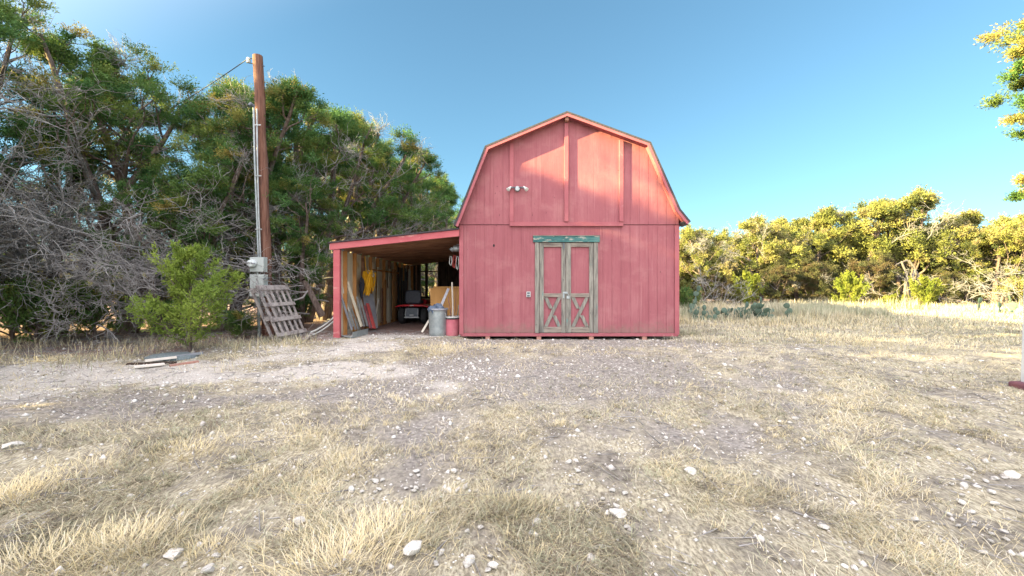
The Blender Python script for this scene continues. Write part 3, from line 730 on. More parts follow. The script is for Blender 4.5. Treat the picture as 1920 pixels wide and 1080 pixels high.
# ------------------------------------------------- things hung on barn side wall
hx = BX0-.02
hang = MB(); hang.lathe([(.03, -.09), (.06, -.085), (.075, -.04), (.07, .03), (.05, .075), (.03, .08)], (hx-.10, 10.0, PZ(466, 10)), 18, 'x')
hang.tube([(hx-.19, 9.98, PZ(466, 10)), (hx-.23, 9.97, PZ(470, 10))], [.05, .06], 14)
hang.tube([(hx+.01, 10, PZ(459, 10)), (hx-.10, 10, PZ(459, 10))], .012, 6)
o = hang.build('lantern', M['galv'], None, True, origin=(hx-.1, 10, PZ(466, 10))); tag(o, 'silver metal lamp hanging high on the barn side wall inside the shed', 'lantern')
for k, (ppx, y0_, y1_, m, lb) in enumerate(((845, 482, 498, 'white', 'white strap loop hanging left of the red one under the silver lamp'), (851.5, 480, 503, 'redboard', 'red strap loop hanging between two white ones under the silver lamp'), (857.5, 482, 506, 'white', 'white strap loop hanging nearest the barn corner under the silver lamp'))):
    x_ = PX(ppx, 10.05); q = MB()
    za, zb = PZ(y0_, 10.05), PZ(y1_, 10.05)
    pts = [(x_+.03, 10.03, za), (x_+.035, 10.02, (za+zb)/2), (x_+.01, 10.02, zb), (x_-.02, 10.03, zb+.03), (x_-.03, 10.04, (za+zb)/2), (x_-.01, 10.05, za+.02), (x_+.03, 10.03, za)]
    q.tube(pts, .009, 6, False); o = q.build('strap', M[m], None, True, origin=(x_, 10.03, za)); tag(o, lb, 'strap', 'straps hanging by the barn corner')

# ------------------------------------------------- things leaning on the left wall
wx = LW+.11
def lean(name, foot_px, foot_y, Y0, top_px, top_y, Y1, wd, th, m, lab, cat, grp='loose boards in and around the shed', side=(1, -.3, .3)):
    a = P(foot_px, foot_y, Y0); b = P(top_px, top_y, Y1)
    q = MB(); q.bar(a, b, wd, th, side); o = q.build(name, M[m], None, bevel=.003, origin=tuple(a)); tag(o, lab, cat, grp); return o
def WY(px): return -(LW+.14)*F/(960-px)*1.0     # depth on the left wall for a pixel column
lean('plank', 678, 612, 10.25, 651, 528, 10.05, .07, .03, 'panel_in', 'long pale plank crossing the metal strips against the left shed wall', 'plank')
lean('plank', 660, 618, 9.95, 637, 548, 9.8, .05, .03, 'sheet', 'dark grey plank nearest the pink post against the left shed wall', 'plank')
lean('plank', 662, 612, 10.2, 638, 524, 9.9, .035, .02, 'stick', 'narrow pale lath reaching highest beside the pink post', 'plank')
lean('plank', 652, 618, 10.1, 648, 556, 10.05, .08, .025, 'grey_wood', 'short weathered grey board behind the metal strips', 'plank')
lean('plank', 702, 616, 10.75, 689, 569, 10.9, .10, .03, 'redboard', 'bright red board leaning on the left shed wall', 'plank')
lean('plank', 695, 616, 10.7, 684, 573, 10.9, .06, .03, 'trim', 'faded brownish board beside the bright red board', 'plank')
lean('plank', 703, 595, 11.6, 710, 560, 11.9, .04, .03, 'stick', 'short pale stick leaning right behind the grey sheet', 'plank')
o = lean('metal_sheet', 699, 614, 11.0, 690, 549, 11.25, .45, .006, 'sheet', 'large dull grey sheet leaning behind the red board', 'sheet', None)
# perforated strips
for k, (fp, fyy, tp, ty, lb) in enumerate(((667, 618, 653, 577, 'leftmost of the perforated steel strips leaning on the shed wall'), (672, 617, 659, 578, 'second from left of the perforated steel strips on the shed wall'), (683, 612, 669, 556, 'tallest of the perforated steel strips leaning on the shed wall'), (689, 611, 676, 562, 'rightmost of the perforated steel strips leaning on the shed wall'))):
    a = P(fp, fyy, 10.15+.1*k); b = P(tp, ty, 10.1+.12*k)
    d = b-a; L_ = d.length; dn = d.normalized(); n_ = Vector((1, -.35, .3)); n_ = (n_-dn*n_.dot(dn)).normalized(); xx = dn.cross(n_)
    q = MB(); q.obox(a+d/2-xx*.022, d/2, xx*.005, n_*.004); q.obox(a+d/2+xx*.022, d/2, xx*.005, n_*.004)
    m_ = int(L_/.04)
    for i in range(m_+1): q.obox(a+dn*(.02+i*(L_-.04)/m_), dn*.010, xx*.017, n_*.003)
    q.obox(a+d/2+xx*.027-n_*.012, d/2, xx*.002, n_*.014)
    o = q.build('steel_strip', M['steel'], None, origin=tuple(a)); tag(o, lb, 'metal strip', 'perforated steel strips against the shed wall')
# bent sheet metal on the ground
q = MB(); A = P(661, 631, 9.45); B = P(690, 617, 10.2); A.z = float(gz(A.x, A.y))+.01; B.z = float(gz(B.x, B.y))+.02
q.obox((A+B)/2+Vector((0, 0, .06)), (B-A)/2, Vector((.003, .01, .065)), Vector((.006, -.003, 0)))
Cc = P(636, 622, 9.75); Cc.z = A.z+.02; q.obox((A+Cc)/2+Vector((0, 0, .01)), (A-Cc)/2, Vector((.03, .04, 0)), Vector((0, 0, .006)))
o = q.build('metal_tray', M['galv'], None, origin=tuple(A)); tag(o, 'bent galvanised metal flashing lying at the foot of the steel strips', 'metal flashing')
# yellow rope bundle
rp = thing('rope_coil', 'thick bundle of yellow rope hung on the left shed wall', 'rope', (LW+.2, 11.15, 1.65))
q = MB(); rnd = random.Random(11)
for k in range(26):
    oy = rnd.uniform(-.26, .26); ox = rnd.uniform(0, .17); ln = rnd.uniform(.38, .68)*(1-abs(oy)*.5)
    c = Vector((LW+.13+ox, 11.15+oy, 1.97-abs(oy)*.25)); wv = rnd.uniform(.03, .09); sway = rnd.uniform(-.03, .03)
    pts = []
    for i in range(13):
        a = 2*pi*i/12
        pts.append(c+Vector((wv*.4*cos(a+1), wv*cos(a)+sway*sin(a), -ln/2+ln/2*cos(a*1.0+.0) if False else -ln*.5*(1-cos(a)))) )
    q.tube(pts, .013, 6, False)
q.build('rope_loops', M['yellow'], rp, True)
q = MB(); q.tube([(LW+.12, 11.15, 2.32), (LW+.15, 11.1, 2.12), (LW+.16, 11.15, 1.95)], .010, 6); q.build('hanging_cord', M['yellow'], rp)
q = MB(); a = P(690, 506, 11.2); q.tube([a, P(702, 515, 11.1), P(700, 519, 11.1), P(687, 508, 11.1), P(695, 520, 11.15), P(702, 516, 11.1)], .012, 6, False); o = q.build('wall_hook', M['white'], None, True, origin=tuple(a)); tag(o, 'white triangular wire hanger hooked over the yellow rope', 'hanger')
q = MB(); v, f = lump(LW+.16, 10.82, 1.52, .05, .10, .22, 7, amp=.4); q.add(v, f); o = q.build('cord_bundle', M['seat'], None, True, origin=(LW+.16, 10.82, 1.5)); tag(o, 'dark coiled cord hanging left of the yellow rope', 'cord')

# ================================================================= UTILITY POLE
pole = thing('utility_pole', 'brown wooden utility pole with conduit and grey meter boxes left of the shed', 'utility pole', (-5.48, 9.85, .40))
PYD = 9.85
q = MB(); pts = []; rad = []
for i in range(15):
    t = i/14; py = 640-(640-105)*t
    p = P(503-(503-484)*t, py, PYD)
    pts.append(p+Vector((.012*sin(i*1.7), 0, 0))); rad.append(.135-.03*t)
pts.append(pts[-1]+Vector((0, 0, .012))); rad.append(.085)
q.tube(pts, rad, 20); q.build('post', M['pole'], pole, True)
q = MB(); q.tube([P(476, 121, PYD-.0), P(496, 124, PYD-.0)], .010, 6)
q.tube([P(462, 108, 9.8), P(484, 112, 9.8)], .012, 6); q.tube([P(462, 117, 9.8), P(484, 121, 9.8)], .012, 6); q.build('through_bolt', M['greymetal'], pole)
q = MB(); q.lathe([(.0001, -.06), (.035, -.055), (.045, -.02), (.03, 0), (.045, .02), (.035, .055), (.0001, .06)], tuple(P(466, 113, 9.8)), 14); q.build('insulator', M['meter'], pole, True)
CY = 9.66
q = MB(); q.tube([P(475.5, 198, CY), P(477.5, 300, CY), P(481.5, 400, CY), P(484.5, 482, CY)], .023, 10); q.build('conduit', M['galv'], pole, True)
q = MB(); q.tube([P(481.5, 204, CY), P(482.5, 300, CY), P(485, 400, CY), P(488.5, 482, CY)], .017, 10); q.build('conduit', M['steel'], pole, True)
q = MB(); q.tube([P(485, 556, CY-.03), P(485.5, 634, CY-.03)], .034, 10); q.build('conduit', M['galv'], pole, True)
q = MB(); q.tube([P(476, 200, CY), P(470, 195, CY-.05), P(466, 198, CY-.1)], [.04, .045, .03], 10); q.build('weatherhead', M['greymetal'], pole, True)
for py in (235, 330, 430):
    x = P(484+py*.01-1, py, CY); q = MB(); q.box(x.x-.085, x.x+.06, CY-.030, CY-.024, x.z-.012, x.z+.012); q.build('conduit_strap', M['steel'], pole)
def pbox(px0, px1, py0, py1, y0, y1, name, m, par, bev=.006):
    q = MB(); q.box(PX(px0, y0), PX(px1, y0), y0, y1, PZ(py1, y0), PZ(py0, y0)); return q.build(name, m, par, bevel=bev)
mbx = pbox(468, 494, 482, 509.5, CY-.19, CY-.03, 'meter_box', M['meter'], pole)
q = MB(); q.lathe([(.098, 0), (.098, -.02), (.085, -.03)], (PX(474.8, 9.47), 9.469, PZ(494, 9.47)), 24, 'y'); q.build('meter_ring', M['steel'], mbx, True)
q = MB(); q.lathe([(.084, -.021), (.082, -.09), (.07, -.12), (.0001, -.13)], (PX(474.8, 9.47), 9.469, PZ(494, 9.47)), 24, 'y'); q.build('meter_glass', M['glass'], mbx, True)
q = MB(); q.box(PX(474.8, 9.35)-.045, PX(474.8, 9.35)+.045, 9.339, 9.3475, PZ(494, 9.35)-.014, PZ(494, 9.35)+.014); q.build('meter_dial', M['sheet'], mbx)
bbx = pbox(468, 495, 514.5, 556, CY-.19, CY-.03, 'breaker_box', M['meter'], pole)
pbox(469, 494, 516, 540, CY-.205, CY-.1905, 'box_door', M['meter'], bbx, .004)
q = MB(); q.tube([P(483, 509, CY-.1), P(483, 515, CY-.1)], .025, 10); q.build('box_nipple', M['steel'], pole)
# service wire
a = P(465, 110, 9.8); b = Vector((-14.5, 14.0, 5.9)); q = MB(); pts = []
for i in range(25):
    t = i/24; p = a.lerp(b, t); p.z -= 1.2*t*(1-t)*.9; pts.append(p)
q.tube(pts, .011, 6); o = q.build('service_wire', M['greymetal'], None, origin=tuple(a)); tag(o, 'grey service wire sagging from the pole top into the trees', 'wire')

# ================================================================= PALLET leaning on the boxes
A0 = P(525, 641, 8.85); A0.z = float(gz(A0.x, A0.y))-.01
B0 = P(577, 631, 9.85); B0.z = float(gz(B0.x, B0.y))-.01
A1 = P(488, 538.5, 8.9); B1 = P(530, 533, 9.9)
pal = thing('wooden_pallet', 'weathered grey wooden pallet leaning against the meter pole', 'pallet', tuple(A0))
wv = (B0-A0); hv = ((A1-A0)+(B1-B0))/2; wl = wv.length; wn = wv.normalized(); hl = hv.length; hn = hv.normalized(); nn = hn.cross(wn); nn = nn if nn.x > 0 else -nn
hn = wn.cross(nn); hn = hn if hn.z > 0 else -hn
def pp(u, v, w_): return A0+wn*u+hn*v+nn*w_
def pboard(u0, u1, v0, v1, w0, w1, name):
    q = MB(); q.obox(pp((u0+u1)/2, (v0+v1)/2, (w0+w1)/2), wn*(u1-u0)/2, hn*(v1-v0)/2, nn*(w1-w0)/2); q.build(name, M['pallet'], pal, bevel=.003)
for v in (.10, .44, .78): pboard(-.03, wl+.02, v, v+.085, .006, .028, 'cross_board')
pboard(-.02, wl+.02, hl-.11, hl, .006, .028, 'cross_board')
for i in range(6):
    u = .0+i*(wl-.075)/5; pboard(u, u+.062 if i else u+.08, .0, hl-.005*(i % 3), -.018, .005, 'deck_board')
for u in (0, wl/2-.04, wl-.09):
    for v in (.03, .5, hl-.13): pboard(u, u+.08, v, v+.10, -.11, -.0185, 'spacer_block')
for v in (.05, .52, hl-.12): pboard(0, wl, v, v+.09, -.1315, -.1105, 'back_board')
for u in (-.01, .45): pboard(u, u+.08, -.02, hl, -.155, -.132, 'back_board')

# ================================================================= loose boards, sapling bed
def ground_board(p0, p1, wd, th, m, lab, name='plank', cat='plank', grp='boards lying on the ground', lift=.02):
    a = Vector((*p0, float(gz(*p0))+lift)); b = Vector((*p1, float(gz(*p1))+lift))
    q = MB(); q.bar(a, b, wd, th, (0, 0, 1)); o = q.build(name, m if not isinstance(m, str) else M[m], None, bevel=.003, origin=tuple(a)); tag(o, lab, cat, grp); return o
def gp(px, py):
    """ground point under a photo pixel"""
    Y = 5.0
    for _ in range(30):
        x = (px-960)/F*Y; Y = (CAMZ-float(gz(x, Y)))*F/(py-540)
    return ((px-960)/F*Y, Y)
M['paleboard'] = mat('pale_board', ((.62, .56, .50), (.74, .69, .62)), 5, (1, 1, 1), .8, .001, 20)
ground_board(gp(251, 692), gp(308, 686), .10, .03, 'paleboard', 'pale board nearest the camera left of the young juniper', lift=.03)
ground_board(gp(272, 683), gp(331, 676), .09, .03, 'paleboard', 'pale board just behind the nearest one by the young juniper', lift=.055)
ground_board(gp(238, 684), gp(330, 681), .07, .03, 'darkwood', 'dark board lying beneath the pale boards', lift=.012)
ground_board(gp(328, 675), gp(380, 667), .05, .04, 'sheet', 'grey metal-coloured board pointing right at the young juniper foot', lift=.05)
ground_board(gp(318, 687), gp(372, 679), .07, .03, 'block', 'short reddish rotten board in front of the young juniper', lift=.012)
ground_board(gp(572, 640), gp(618, 600), .09, .03, 'pallet', 'split grey board lying right of the pallet foot', lift=.04)
# white pipes by the post
for (p0, pm, p1, lb) in (((583, 623), (603, 616), (625, 596), 'upper of two thin white pipes left of the pink post'), ((583, 629), (606, 621), (627, 601), 'lower of two thin white pipes left of the pink post')):
    q = MB(); pts = []
    for t_ in np.linspace(0, 1, 8):
        px = (1-t_)**2*p0[0]+2*t_*(1-t_)*pm[0]+t_*t_*p1[0]; py = (1-t_)**2*p0[1]+2*t_*(1-t_)*pm[1]+t_*t_*p1[1]
        Y = 9.7+.8*t_; pts.append(P(px, py, Y))
    q.tube(pts, .02, 8); o = q.build('pipe', M['white'], None, True, origin=tuple(pts[0])); tag(o, lb, 'pipe', 'white pipes beside the shed post')
# low wire-mesh mound under the sapling
mx_, my_ = gp(322, 669); mz_ = float(gz(mx_, my_))
q = MB(); q.lathe([(.40, -.02), (.38, .015), (.30, .045), (.18, .06), (.0001, .065)], (mx_, my_, mz_), 40, sy=.8)
M['mesh_cover'] = mat('blue_grey_cover', ((.10, .13, .14), (.20, .24, .25)), 40, (1, 1, 1), .8, .01, 60)
o = q.build('round_cover', M['mesh_cover'], None, True, origin=(mx_, my_, mz_)); tag(o, 'low round blue-grey cover on the ground under the young juniper', 'cover')

# white porch post at the right edge of the photo
wp = thing('white_post', 'white square post on a dark red foot at the right edge', 'post', (6.5, 5.3, float(gz(6.4, 5.25))))
zb = float(gz(6.4, 5.25)); Yp = 5.25
x_b = (1913-960)/F*(Yp+.16)
q = MB(); q.prism_y([(x_b, zb+.03), (x_b+.16, zb+.03), (x_b+.24, 2.9), (x_b+.08, 2.9)][::-1], Yp, Yp+.16); q.build('shaft', M['white'], wp, bevel=.006)
q = MB(); q.box(x_b-.10, x_b+.26, 5.15, 5.47, zb-.03, zb+.085); q.build('foot', M['farm_purple'], wp, bevel=.03)

# ================================================================= VEGETATION
def unit(v): return v/np.maximum(np.linalg.norm(v, axis=-1, keepdims=True), 1e-9)
def frames(d):
    up = np.where(np.abs(d[:, 2:3]) < .9, np.array([[0, 0, 1.]]), np.array([[1., 0, 0]]))
    a = unit(np.cross(d, up)); return a, np.cross(d, a)
def prisms(P0, P1, R0, R1, n=4):
    d = unit(P1-P0); a, b = frames(d); k = len(P0); V = np.empty((k, 2*n, 3))
    for i in range(n):
        t = 2*pi*i/n; o = a*cos(t)+b*sin(t)
        V[:, i] = P0+o*R0[:, None]; V[:, n+i] = P1+o*R1[:, None]
    base = (np.arange(k)*2*n)[:, None]
    fs = []
    for i in range(n):
        j = (i+1) % n; fs.append(np.concatenate([base+i, base+j, base+n+j, base+n+i], 1))
    return V.reshape(-1, 3), np.concatenate(fs)
def leaf_quads(Pc, D, L, W, rng):
    """diamond leaves at Pc pointing along D"""
    a = unit(np.cross(D, rng.normal(size=D.shape)))
    L = L[:, None]; W = W[:, None]
    V = np.stack([Pc, Pc+D*L*.45+a*W*.5, Pc+D*L, Pc+D*L*.45-a*W*.5], 1).reshape(-1, 3)
    i = (np.arange(len(Pc))*4)[:, None]
    return V, np.concatenate([i, i+1, i+2, i+3], 1)

def branch(rng, p0, d, L, r, seg=6, wob=.25, up=.08):
    """wobbly polyline"""
    pts = [p0]; d = d/np.linalg.norm(d)
    for i in range(seg):
        d = d+rng.normal(size=3)*wob+np.array([0, 0, up]); d /= np.linalg.norm(d)
        pts.append(pts[-1]+d*L/seg)
    rad = r*(1-np.arange(seg+1)/seg*.75)
    return np.array(pts), rad, d

def tree_meshes(seed, h=7.0, r=2.3, base=.12, nl=26, sub=4, leaves=27, twigs=14, lw=.018, ll=.060, clump=.37,
                dead=0.3, stems=3, profile='dome', tmean=.45, lean=(0, 0), flat=.55, thin=1.0, wild=.0, extra=None):
    """returns (wood, foliage, dead) arrays, base at origin"""
    rng = np.random.default_rng(seed)
    P0, P1, R0, R1 = [], [], [], []
    D0, D1, Q0, Q1 = [], [], [], []
    C_, CD, CS = [], [], []
    def addpoly(pts, rad, dd=False):
        A, B, a, b = (D0, D1, Q0, Q1) if dd else (P0, P1, R0, R1)
        A.append(pts[:-1]); B.append(pts[1:]); a.append(rad[:-1]); b.append(rad[1:])
    trunks = []
    for s in range(stems):
        az = rng.uniform(0, 2*pi); sp = (0.05 if stems == 1 else rng.uniform(.10, .32))
        d = np.array([cos(az)*sp+lean[0], sin(az)*sp+lean[1], 1.0])
        hh = h*rng.uniform(.80, .98) if s else h*.96
        pts, rad, _ = branch(rng, np.array([cos(az)*.1*(stems > 1), sin(az)*.1*(stems > 1), -.15]), d, hh, .055+h*.013*(1 if s == 0 else .75), 10, .09, .05)
        addpoly(pts, rad); trunks.append((pts, rad))
    for i in range(nl):
        pts, rad = trunks[i % stems]
        t = base+(1-base)*((i+rng.uniform(0, 1))/nl)**.9
        t = min(t, .985); f = t*(len(pts)-1); j = int(f); q = pts[j]+(pts[min(j+1, len(pts)-1)]-pts[j])*(f-j)
        az = i*2.399+rng.uniform(-.6, .6)
        if profile == 'dome': wr = (1-max(0, (t-.35)/.65)**2.0)*.95+.10 if t > .35 else .75+t*.6
        elif profile == 'cone': wr = (1-t)**.8*1.05+.08
        elif profile == 'top': wr = .35+.75*math.sin(pi*min(1, max(0, (t-.25)/.8)))
        L = r*wr*rng.uniform(.7, 1.1)
        d = np.array([cos(az), sin(az), rng.uniform(.05, .55)+t*.5])
        isdead = (t < dead and rng.uniform() < .8) or rng.uniform() < wild
        b, br, dl = branch(rng, q, d, L, max(.018, rad[j]*.5), 6, .20, .06 if not isdead else -.01)
        addpoly(b, br, isdead)
        for s in range(sub+1):
            k = rng.uniform(.35, 1) if s else 1.0
            f2 = k*(len(b)-1); j2 = min(int(f2), len(b)-2); q2 = b[j2]+(b[j2+1]-b[j2])*(f2-j2)
            d2 = unit(b[j2+1]-b[j2])+rng.normal(size=3)*.6+np.array([0, 0, .15])
            L2 = L*rng.uniform(.22, .45)
            b2, br2, dl2 = branch(rng, q2, d2, L2, max(.010, br[j2]*.55), 4, .25, .08)
            addpoly(b2, br2, isdead)
            if isdead:
                for z in range(6):
                    q3 = b2[rng.integers(1, 5)]; d3 = unit(d2)+rng.normal(size=3)*.7
                    b3, br3, _ = branch(rng, q3, d3, rng.uniform(.25, .7), .007, 4, .35, -.02); addpoly(b3, br3, True)
                    for y in range(3):
                        b4, br4, _ = branch(rng, b3[rng.integers(1, 5)], unit(d3)+rng.normal(size=3)*.8, rng.uniform(.12, .35), .0045, 3, .35, 0); addpoly(b4, br4, True)
            else:
                C_.append(b2[-1]); CD.append(unit(b2[-1]-q+np.array([0, 0, .4]))); CS.append(rng.uniform(.7, 1.25))
                if rng.uniform() < .55*thin:
                    C_.append(b2[2]+rng.normal(size=3)*.1); CD.append(unit(rng.normal(size=3)+np.array([0, 0, .6]))); CS.append(rng.uniform(.6, 1))
    for (ex, ed, es) in (extra or []):
        ex = np.array(ex, float); j = int(np.clip((ex[2]-.6)/h*10, 1, 9)); q = trunks[0][0][j]
        b, br, dl = branch(rng, q, ex-q, float(np.linalg.norm(ex-q)), .03, 6, .04, 0); sh = (ex-b[-1])[None]*np.linspace(0, 1, 7)[:, None]; addpoly(b+sh, br)
        for z in range(5):
            C_.append(ex+rng.normal(size=3)*np.array([.17, .25, .06])*es); CD.append(unit(np.array(ed)+rng.normal(size=3)*.3)); CS.append(rng.uniform(.7, 1.0)*es)
    cat = np.concatenate
    wood = prisms(cat(P0), cat(P1), cat(R0), cat(R1), 6)
    dd = prisms(cat(D0), cat(D1), cat(Q0), cat(Q1), 3) if D0 else None
    # foliage: clump -> sprays -> leaves
    Cn = np.array(C_); Dn = np.array(CD); Sn = np.array(CS)*clump; nC = len(Cn)
    tint = np.clip(rng.normal(tmean, .27, nC), 0, 1)
    td = unit(Dn[:, None, :]*.75+rng.normal(size=(nC, twigs, 3))*np.array([1, 1, flat])*.75+np.array([0, 0, .25]))
    tl = Sn[:, None]*rng.uniform(.6, 1.15, (nC, twigs))
    u = rng.uniform(.08, 1, (nC, twigs, leaves))
    base_p = Cn[:, None, None, :]+td[:, :, None, :]*(u*tl[:, :, None])[..., None]-Dn[:, None, None, :]*(Sn[:, None, None]*.3)[..., None]
    base_p = base_p+rng.normal(size=base_p.shape)*.035*(clump/.42)
    base_p[..., 2] -= (u*u*tl[:, :, None])*.12
    ld = unit(td[:, :, None, :]*.8+rng.normal(size=base_p.shape)*.6)
    n = nC*twigs*leaves
    Lr = ll*rng.uniform(.6, 1.3, n); Wr = lw*rng.uniform(.7, 1.3, n)
    V, Fq = leaf_quads(base_p.reshape(-1, 3), ld.reshape(-1, 3), Lr, Wr, rng)
    tt = np.repeat(np.clip(np.repeat(tint, twigs)+rng.normal(0, .07, nC*twigs), 0, 1), leaves*4)
    return wood, (V, Fq, tt), dd

def make_tree(name, label, cat_, group, meshes, leafmat, loc, rz=0, sc=(1, 1, 1)):
    root = thing(name, label, cat_, (0, 0, 0), 0, group)
    wd, fo, dd = meshes
    np_obj('trunk', wd[0], [wd[1]], M['bark'], root, smooth=True)
    np_obj('crown', fo[0], [fo[1]], leafmat, root, tint=fo[2])
    if dd is not None: np_obj('dead_branches', dd[0], [dd[1]], M['deadwood'], root)
    root.location = loc; root.rotation_euler = (0, 0, rz); root.scale = sc
    return root
def place(proto, used, label, loc, rz, sc, group=None):
    if used is False: o = proto
    else: o = copy_tree(proto)
    o.location = loc; o.rotation_euler = (0, 0, rz); o.scale = sc; o['label'] = label
    if group: o['group'] = group
    return o
rnd = random.Random(77)
USED = set()
def put(key, label, px, Y, ztop, rz=None, wide=1.0, group=None, X=None):
    pr, hh = PROTO[key]
    x = X if X is not None else PX(px, Y); z = float(gz(x, Y))-.03
    s = (ztop-z)/hh
    o = place(pr, key in USED, label, (x, Y, z), rnd.uniform(0, 6.28) if rz is None else rz, (s*wide, s*wide, s), group)
    USED.add(key); return o
PROTO = {}
def proto(key, name, cat_, leafmat, seed, **kw):
    ms = tree_meshes(seed, **kw)
    hh = float(ms[1][0][:, 2].max())
    PROTO[key] = (make_tree(name, 'tree', cat_, None, ms, M[leafmat], (0, 0, 0)), hh)
JG = 'junipers along the left side of the clearing'
proto('jA', 'juniper_tree', 'tree', 'juniper', 1, h=7, r=2.1, nl=32, sub=5, dead=.42, wild=.16, base=.08, tmean=.50)
proto('jB', 'juniper_tree', 'tree', 'juniper', 2, h=7, r=2.3, nl=34, sub=5, dead=.22, wild=.16, base=.10, tmean=.36)
proto('jC', 'juniper_tree', 'tree', 'juniper', 3, h=7, r=1.9, nl=30, sub=5, dead=.36, wild=.16, base=.08, tmean=.42, stems=2)
proto('jD', 'juniper_tree', 'tree', 'juniper', 4, h=6, r=2.2, nl=34, sub=5, dead=.10, base=.06, tmean=.30, stems=4, profile='top')
def ZT(py, Y): return CAMZ+(540-py)/F*Y*(1.06 if Y > 21 else 1.03)
put('jA', 'juniper at the far left edge with its top just leaving the photo', -40, 9.2, ZT(105, 9.2), group=JG)
put('jB', 'tallest juniper at left, yellow-lit top over the grey dead twigs', 95, 9.9, ZT(50, 9.9), group=JG, wide=1.1)
put('jC', 'juniper with a yellow rounded top, second peak from the left', 225, 10.4, ZT(82, 10.4), group=JG, wide=1.2)
put('jA', 'juniper with thin see-through crown just left of the service wire', 320, 11.0, ZT(92, 11.0), group=JG, wide=1.15)
put('jC', 'juniper whose crown lies just left of the utility pole top', 425, 11.8, ZT(135, 11.8), group=JG)
put('jB', 'green juniper rising immediately right of the utility pole', 520, 12.8, ZT(172, 12.8), group=JG, wide=.9)
put('jD', 'bushy green juniper directly behind the wooden pallet', 560, 11.8, ZT(330, 11.8), group=JG, wide=1.3)
put('jA', 'juniper with sunlit tan twigs above the left end of the shed roof', 605, 14.8, ZT(205, 14.8), group=JG, wide=.9)
put('jC', 'juniper above the shed, third crown right of the utility pole', 672, 17.2, ZT(252, 17.2), group=JG)
put('jB', 'rounded green juniper above the middle of the shed roof', 735, 20, ZT(290, 20), group=JG, wide=.95)
put('jD', 'juniper above the right half of the shed roof', 785, 23, ZT(325, 23), group=JG)
put('jB', 'small-looking juniper last but one before the barn roof', 825, 26.5, ZT(350, 26.5), group=JG)
put('jD', 'juniper touching the left roof edge of the barn', 858, 30, ZT(385, 30), group=JG)
for key, px, Y, pt, lb in (('jB', 565, 13.8, 196, 'juniper between the pole and the left end of the shed roof'), ('jB', 640, 16, 232, 'juniper whose top meets the sky above the shed fascia end'), ('jB', 705, 18.6, 268, 'juniper rising over the left third of the shed roof'),
        ('jD', 765, 21.5, 305, 'juniper rising just right of the shed roof middle'), ('jB', 808, 25, 335, 'juniper between the shed roof and the barn gable'), ('jD', 842, 28.5, 366, 'far juniper next to the barn gable slope')):
    put(key, lb, px, Y, ZT(pt, Y), group=JG, wide=1.2)
put('jD', 'dark green juniper filling the gap behind the young juniper', 330, 9.7, ZT(330, 9.7), group=JG, wide=1.05)
put('jB', 'low juniper in deep shade left of the meter boxes', 420, 10.9, ZT(260, 10.9), group=JG, wide=1.05)
put('jD', 'low green juniper at the far left behind the dead twigs', 40, 10.6, ZT(330, 10.6), group=JG, wide=1.1)
SR = ['second-row juniper showing between the two highest crowns at left', 'second-row juniper behind the service wire', 'second-row juniper just left of the utility pole', 'second-row juniper just right of the utility pole', 'second-row juniper above the left end of the shed roof', 'second-row juniper above the shed, left of middle', 'second-row juniper at the far left edge', 'second-row juniper above the shed, right of middle']
for i, (px, Y, pt) in enumerate(((150, 13.5, 380), (300, 14.5, 400), (440, 15.5, 400), (545, 17, 400), (620, 20, 420))):
    put('jBDBAD'[0:2] if False else ('jB', 'jD')[i % 2], SR[i], px, Y, ZT(pt, Y), group='junipers in the second row at left', wide=1.1)
OUT = [('jB', -11.3, 6.4, 8.5), ('jB', -11.7, 7.7, 8.8), ('jB', -10.6, 5.0, 9.6), ('jC', -10.3, 3.4, 7.9), ('jB', -12.5, .5, 8.2), ('jA', -11, -3, 8.2), ('jB', -14.5, 5, 8.4), ('jB', -15.5, -1, 9), ('jA', -12, -7.5, 8), ('jB', -17, -6, 9), ('jA', -14, -12, 8), ('jC', -18, -13, 9),
       ('jB', -17, 2, 9.0), ('jB', -16, -9, 9), ('jC', -13, -1.5, 8.2), ('jB', -19, 6, 9), ('jA', -12.5, -10, 8.6), ('jB', -18.5, -3, 9.5), ('jB', -13.4, 4.9, 9.0),
       ('jD', -11, 5, 5.5), ('jD', -11.3, 1.6, 5.5), ('jD', -11.5, -1.5, 5.5), ('jD', -12, -5, 5.5), ('jD', -12.5, -9, 5.5), ('jD', -15.5, 2, 6), ('jD', -16, 6, 6), ('jD', -16, -4, 6)]
for i, (key, X, Y, h_) in enumerate(OUT):  # unseen junipers, spots and heights set to shade the clearing and gable
    put(key, 'unseen juniper left of the frame, placed to cast shade', 0, Y, h_, X=X, group='unseen shade-casting junipers at left', wide=.85 if X > -12 and Y > 5.5 else 1.15)

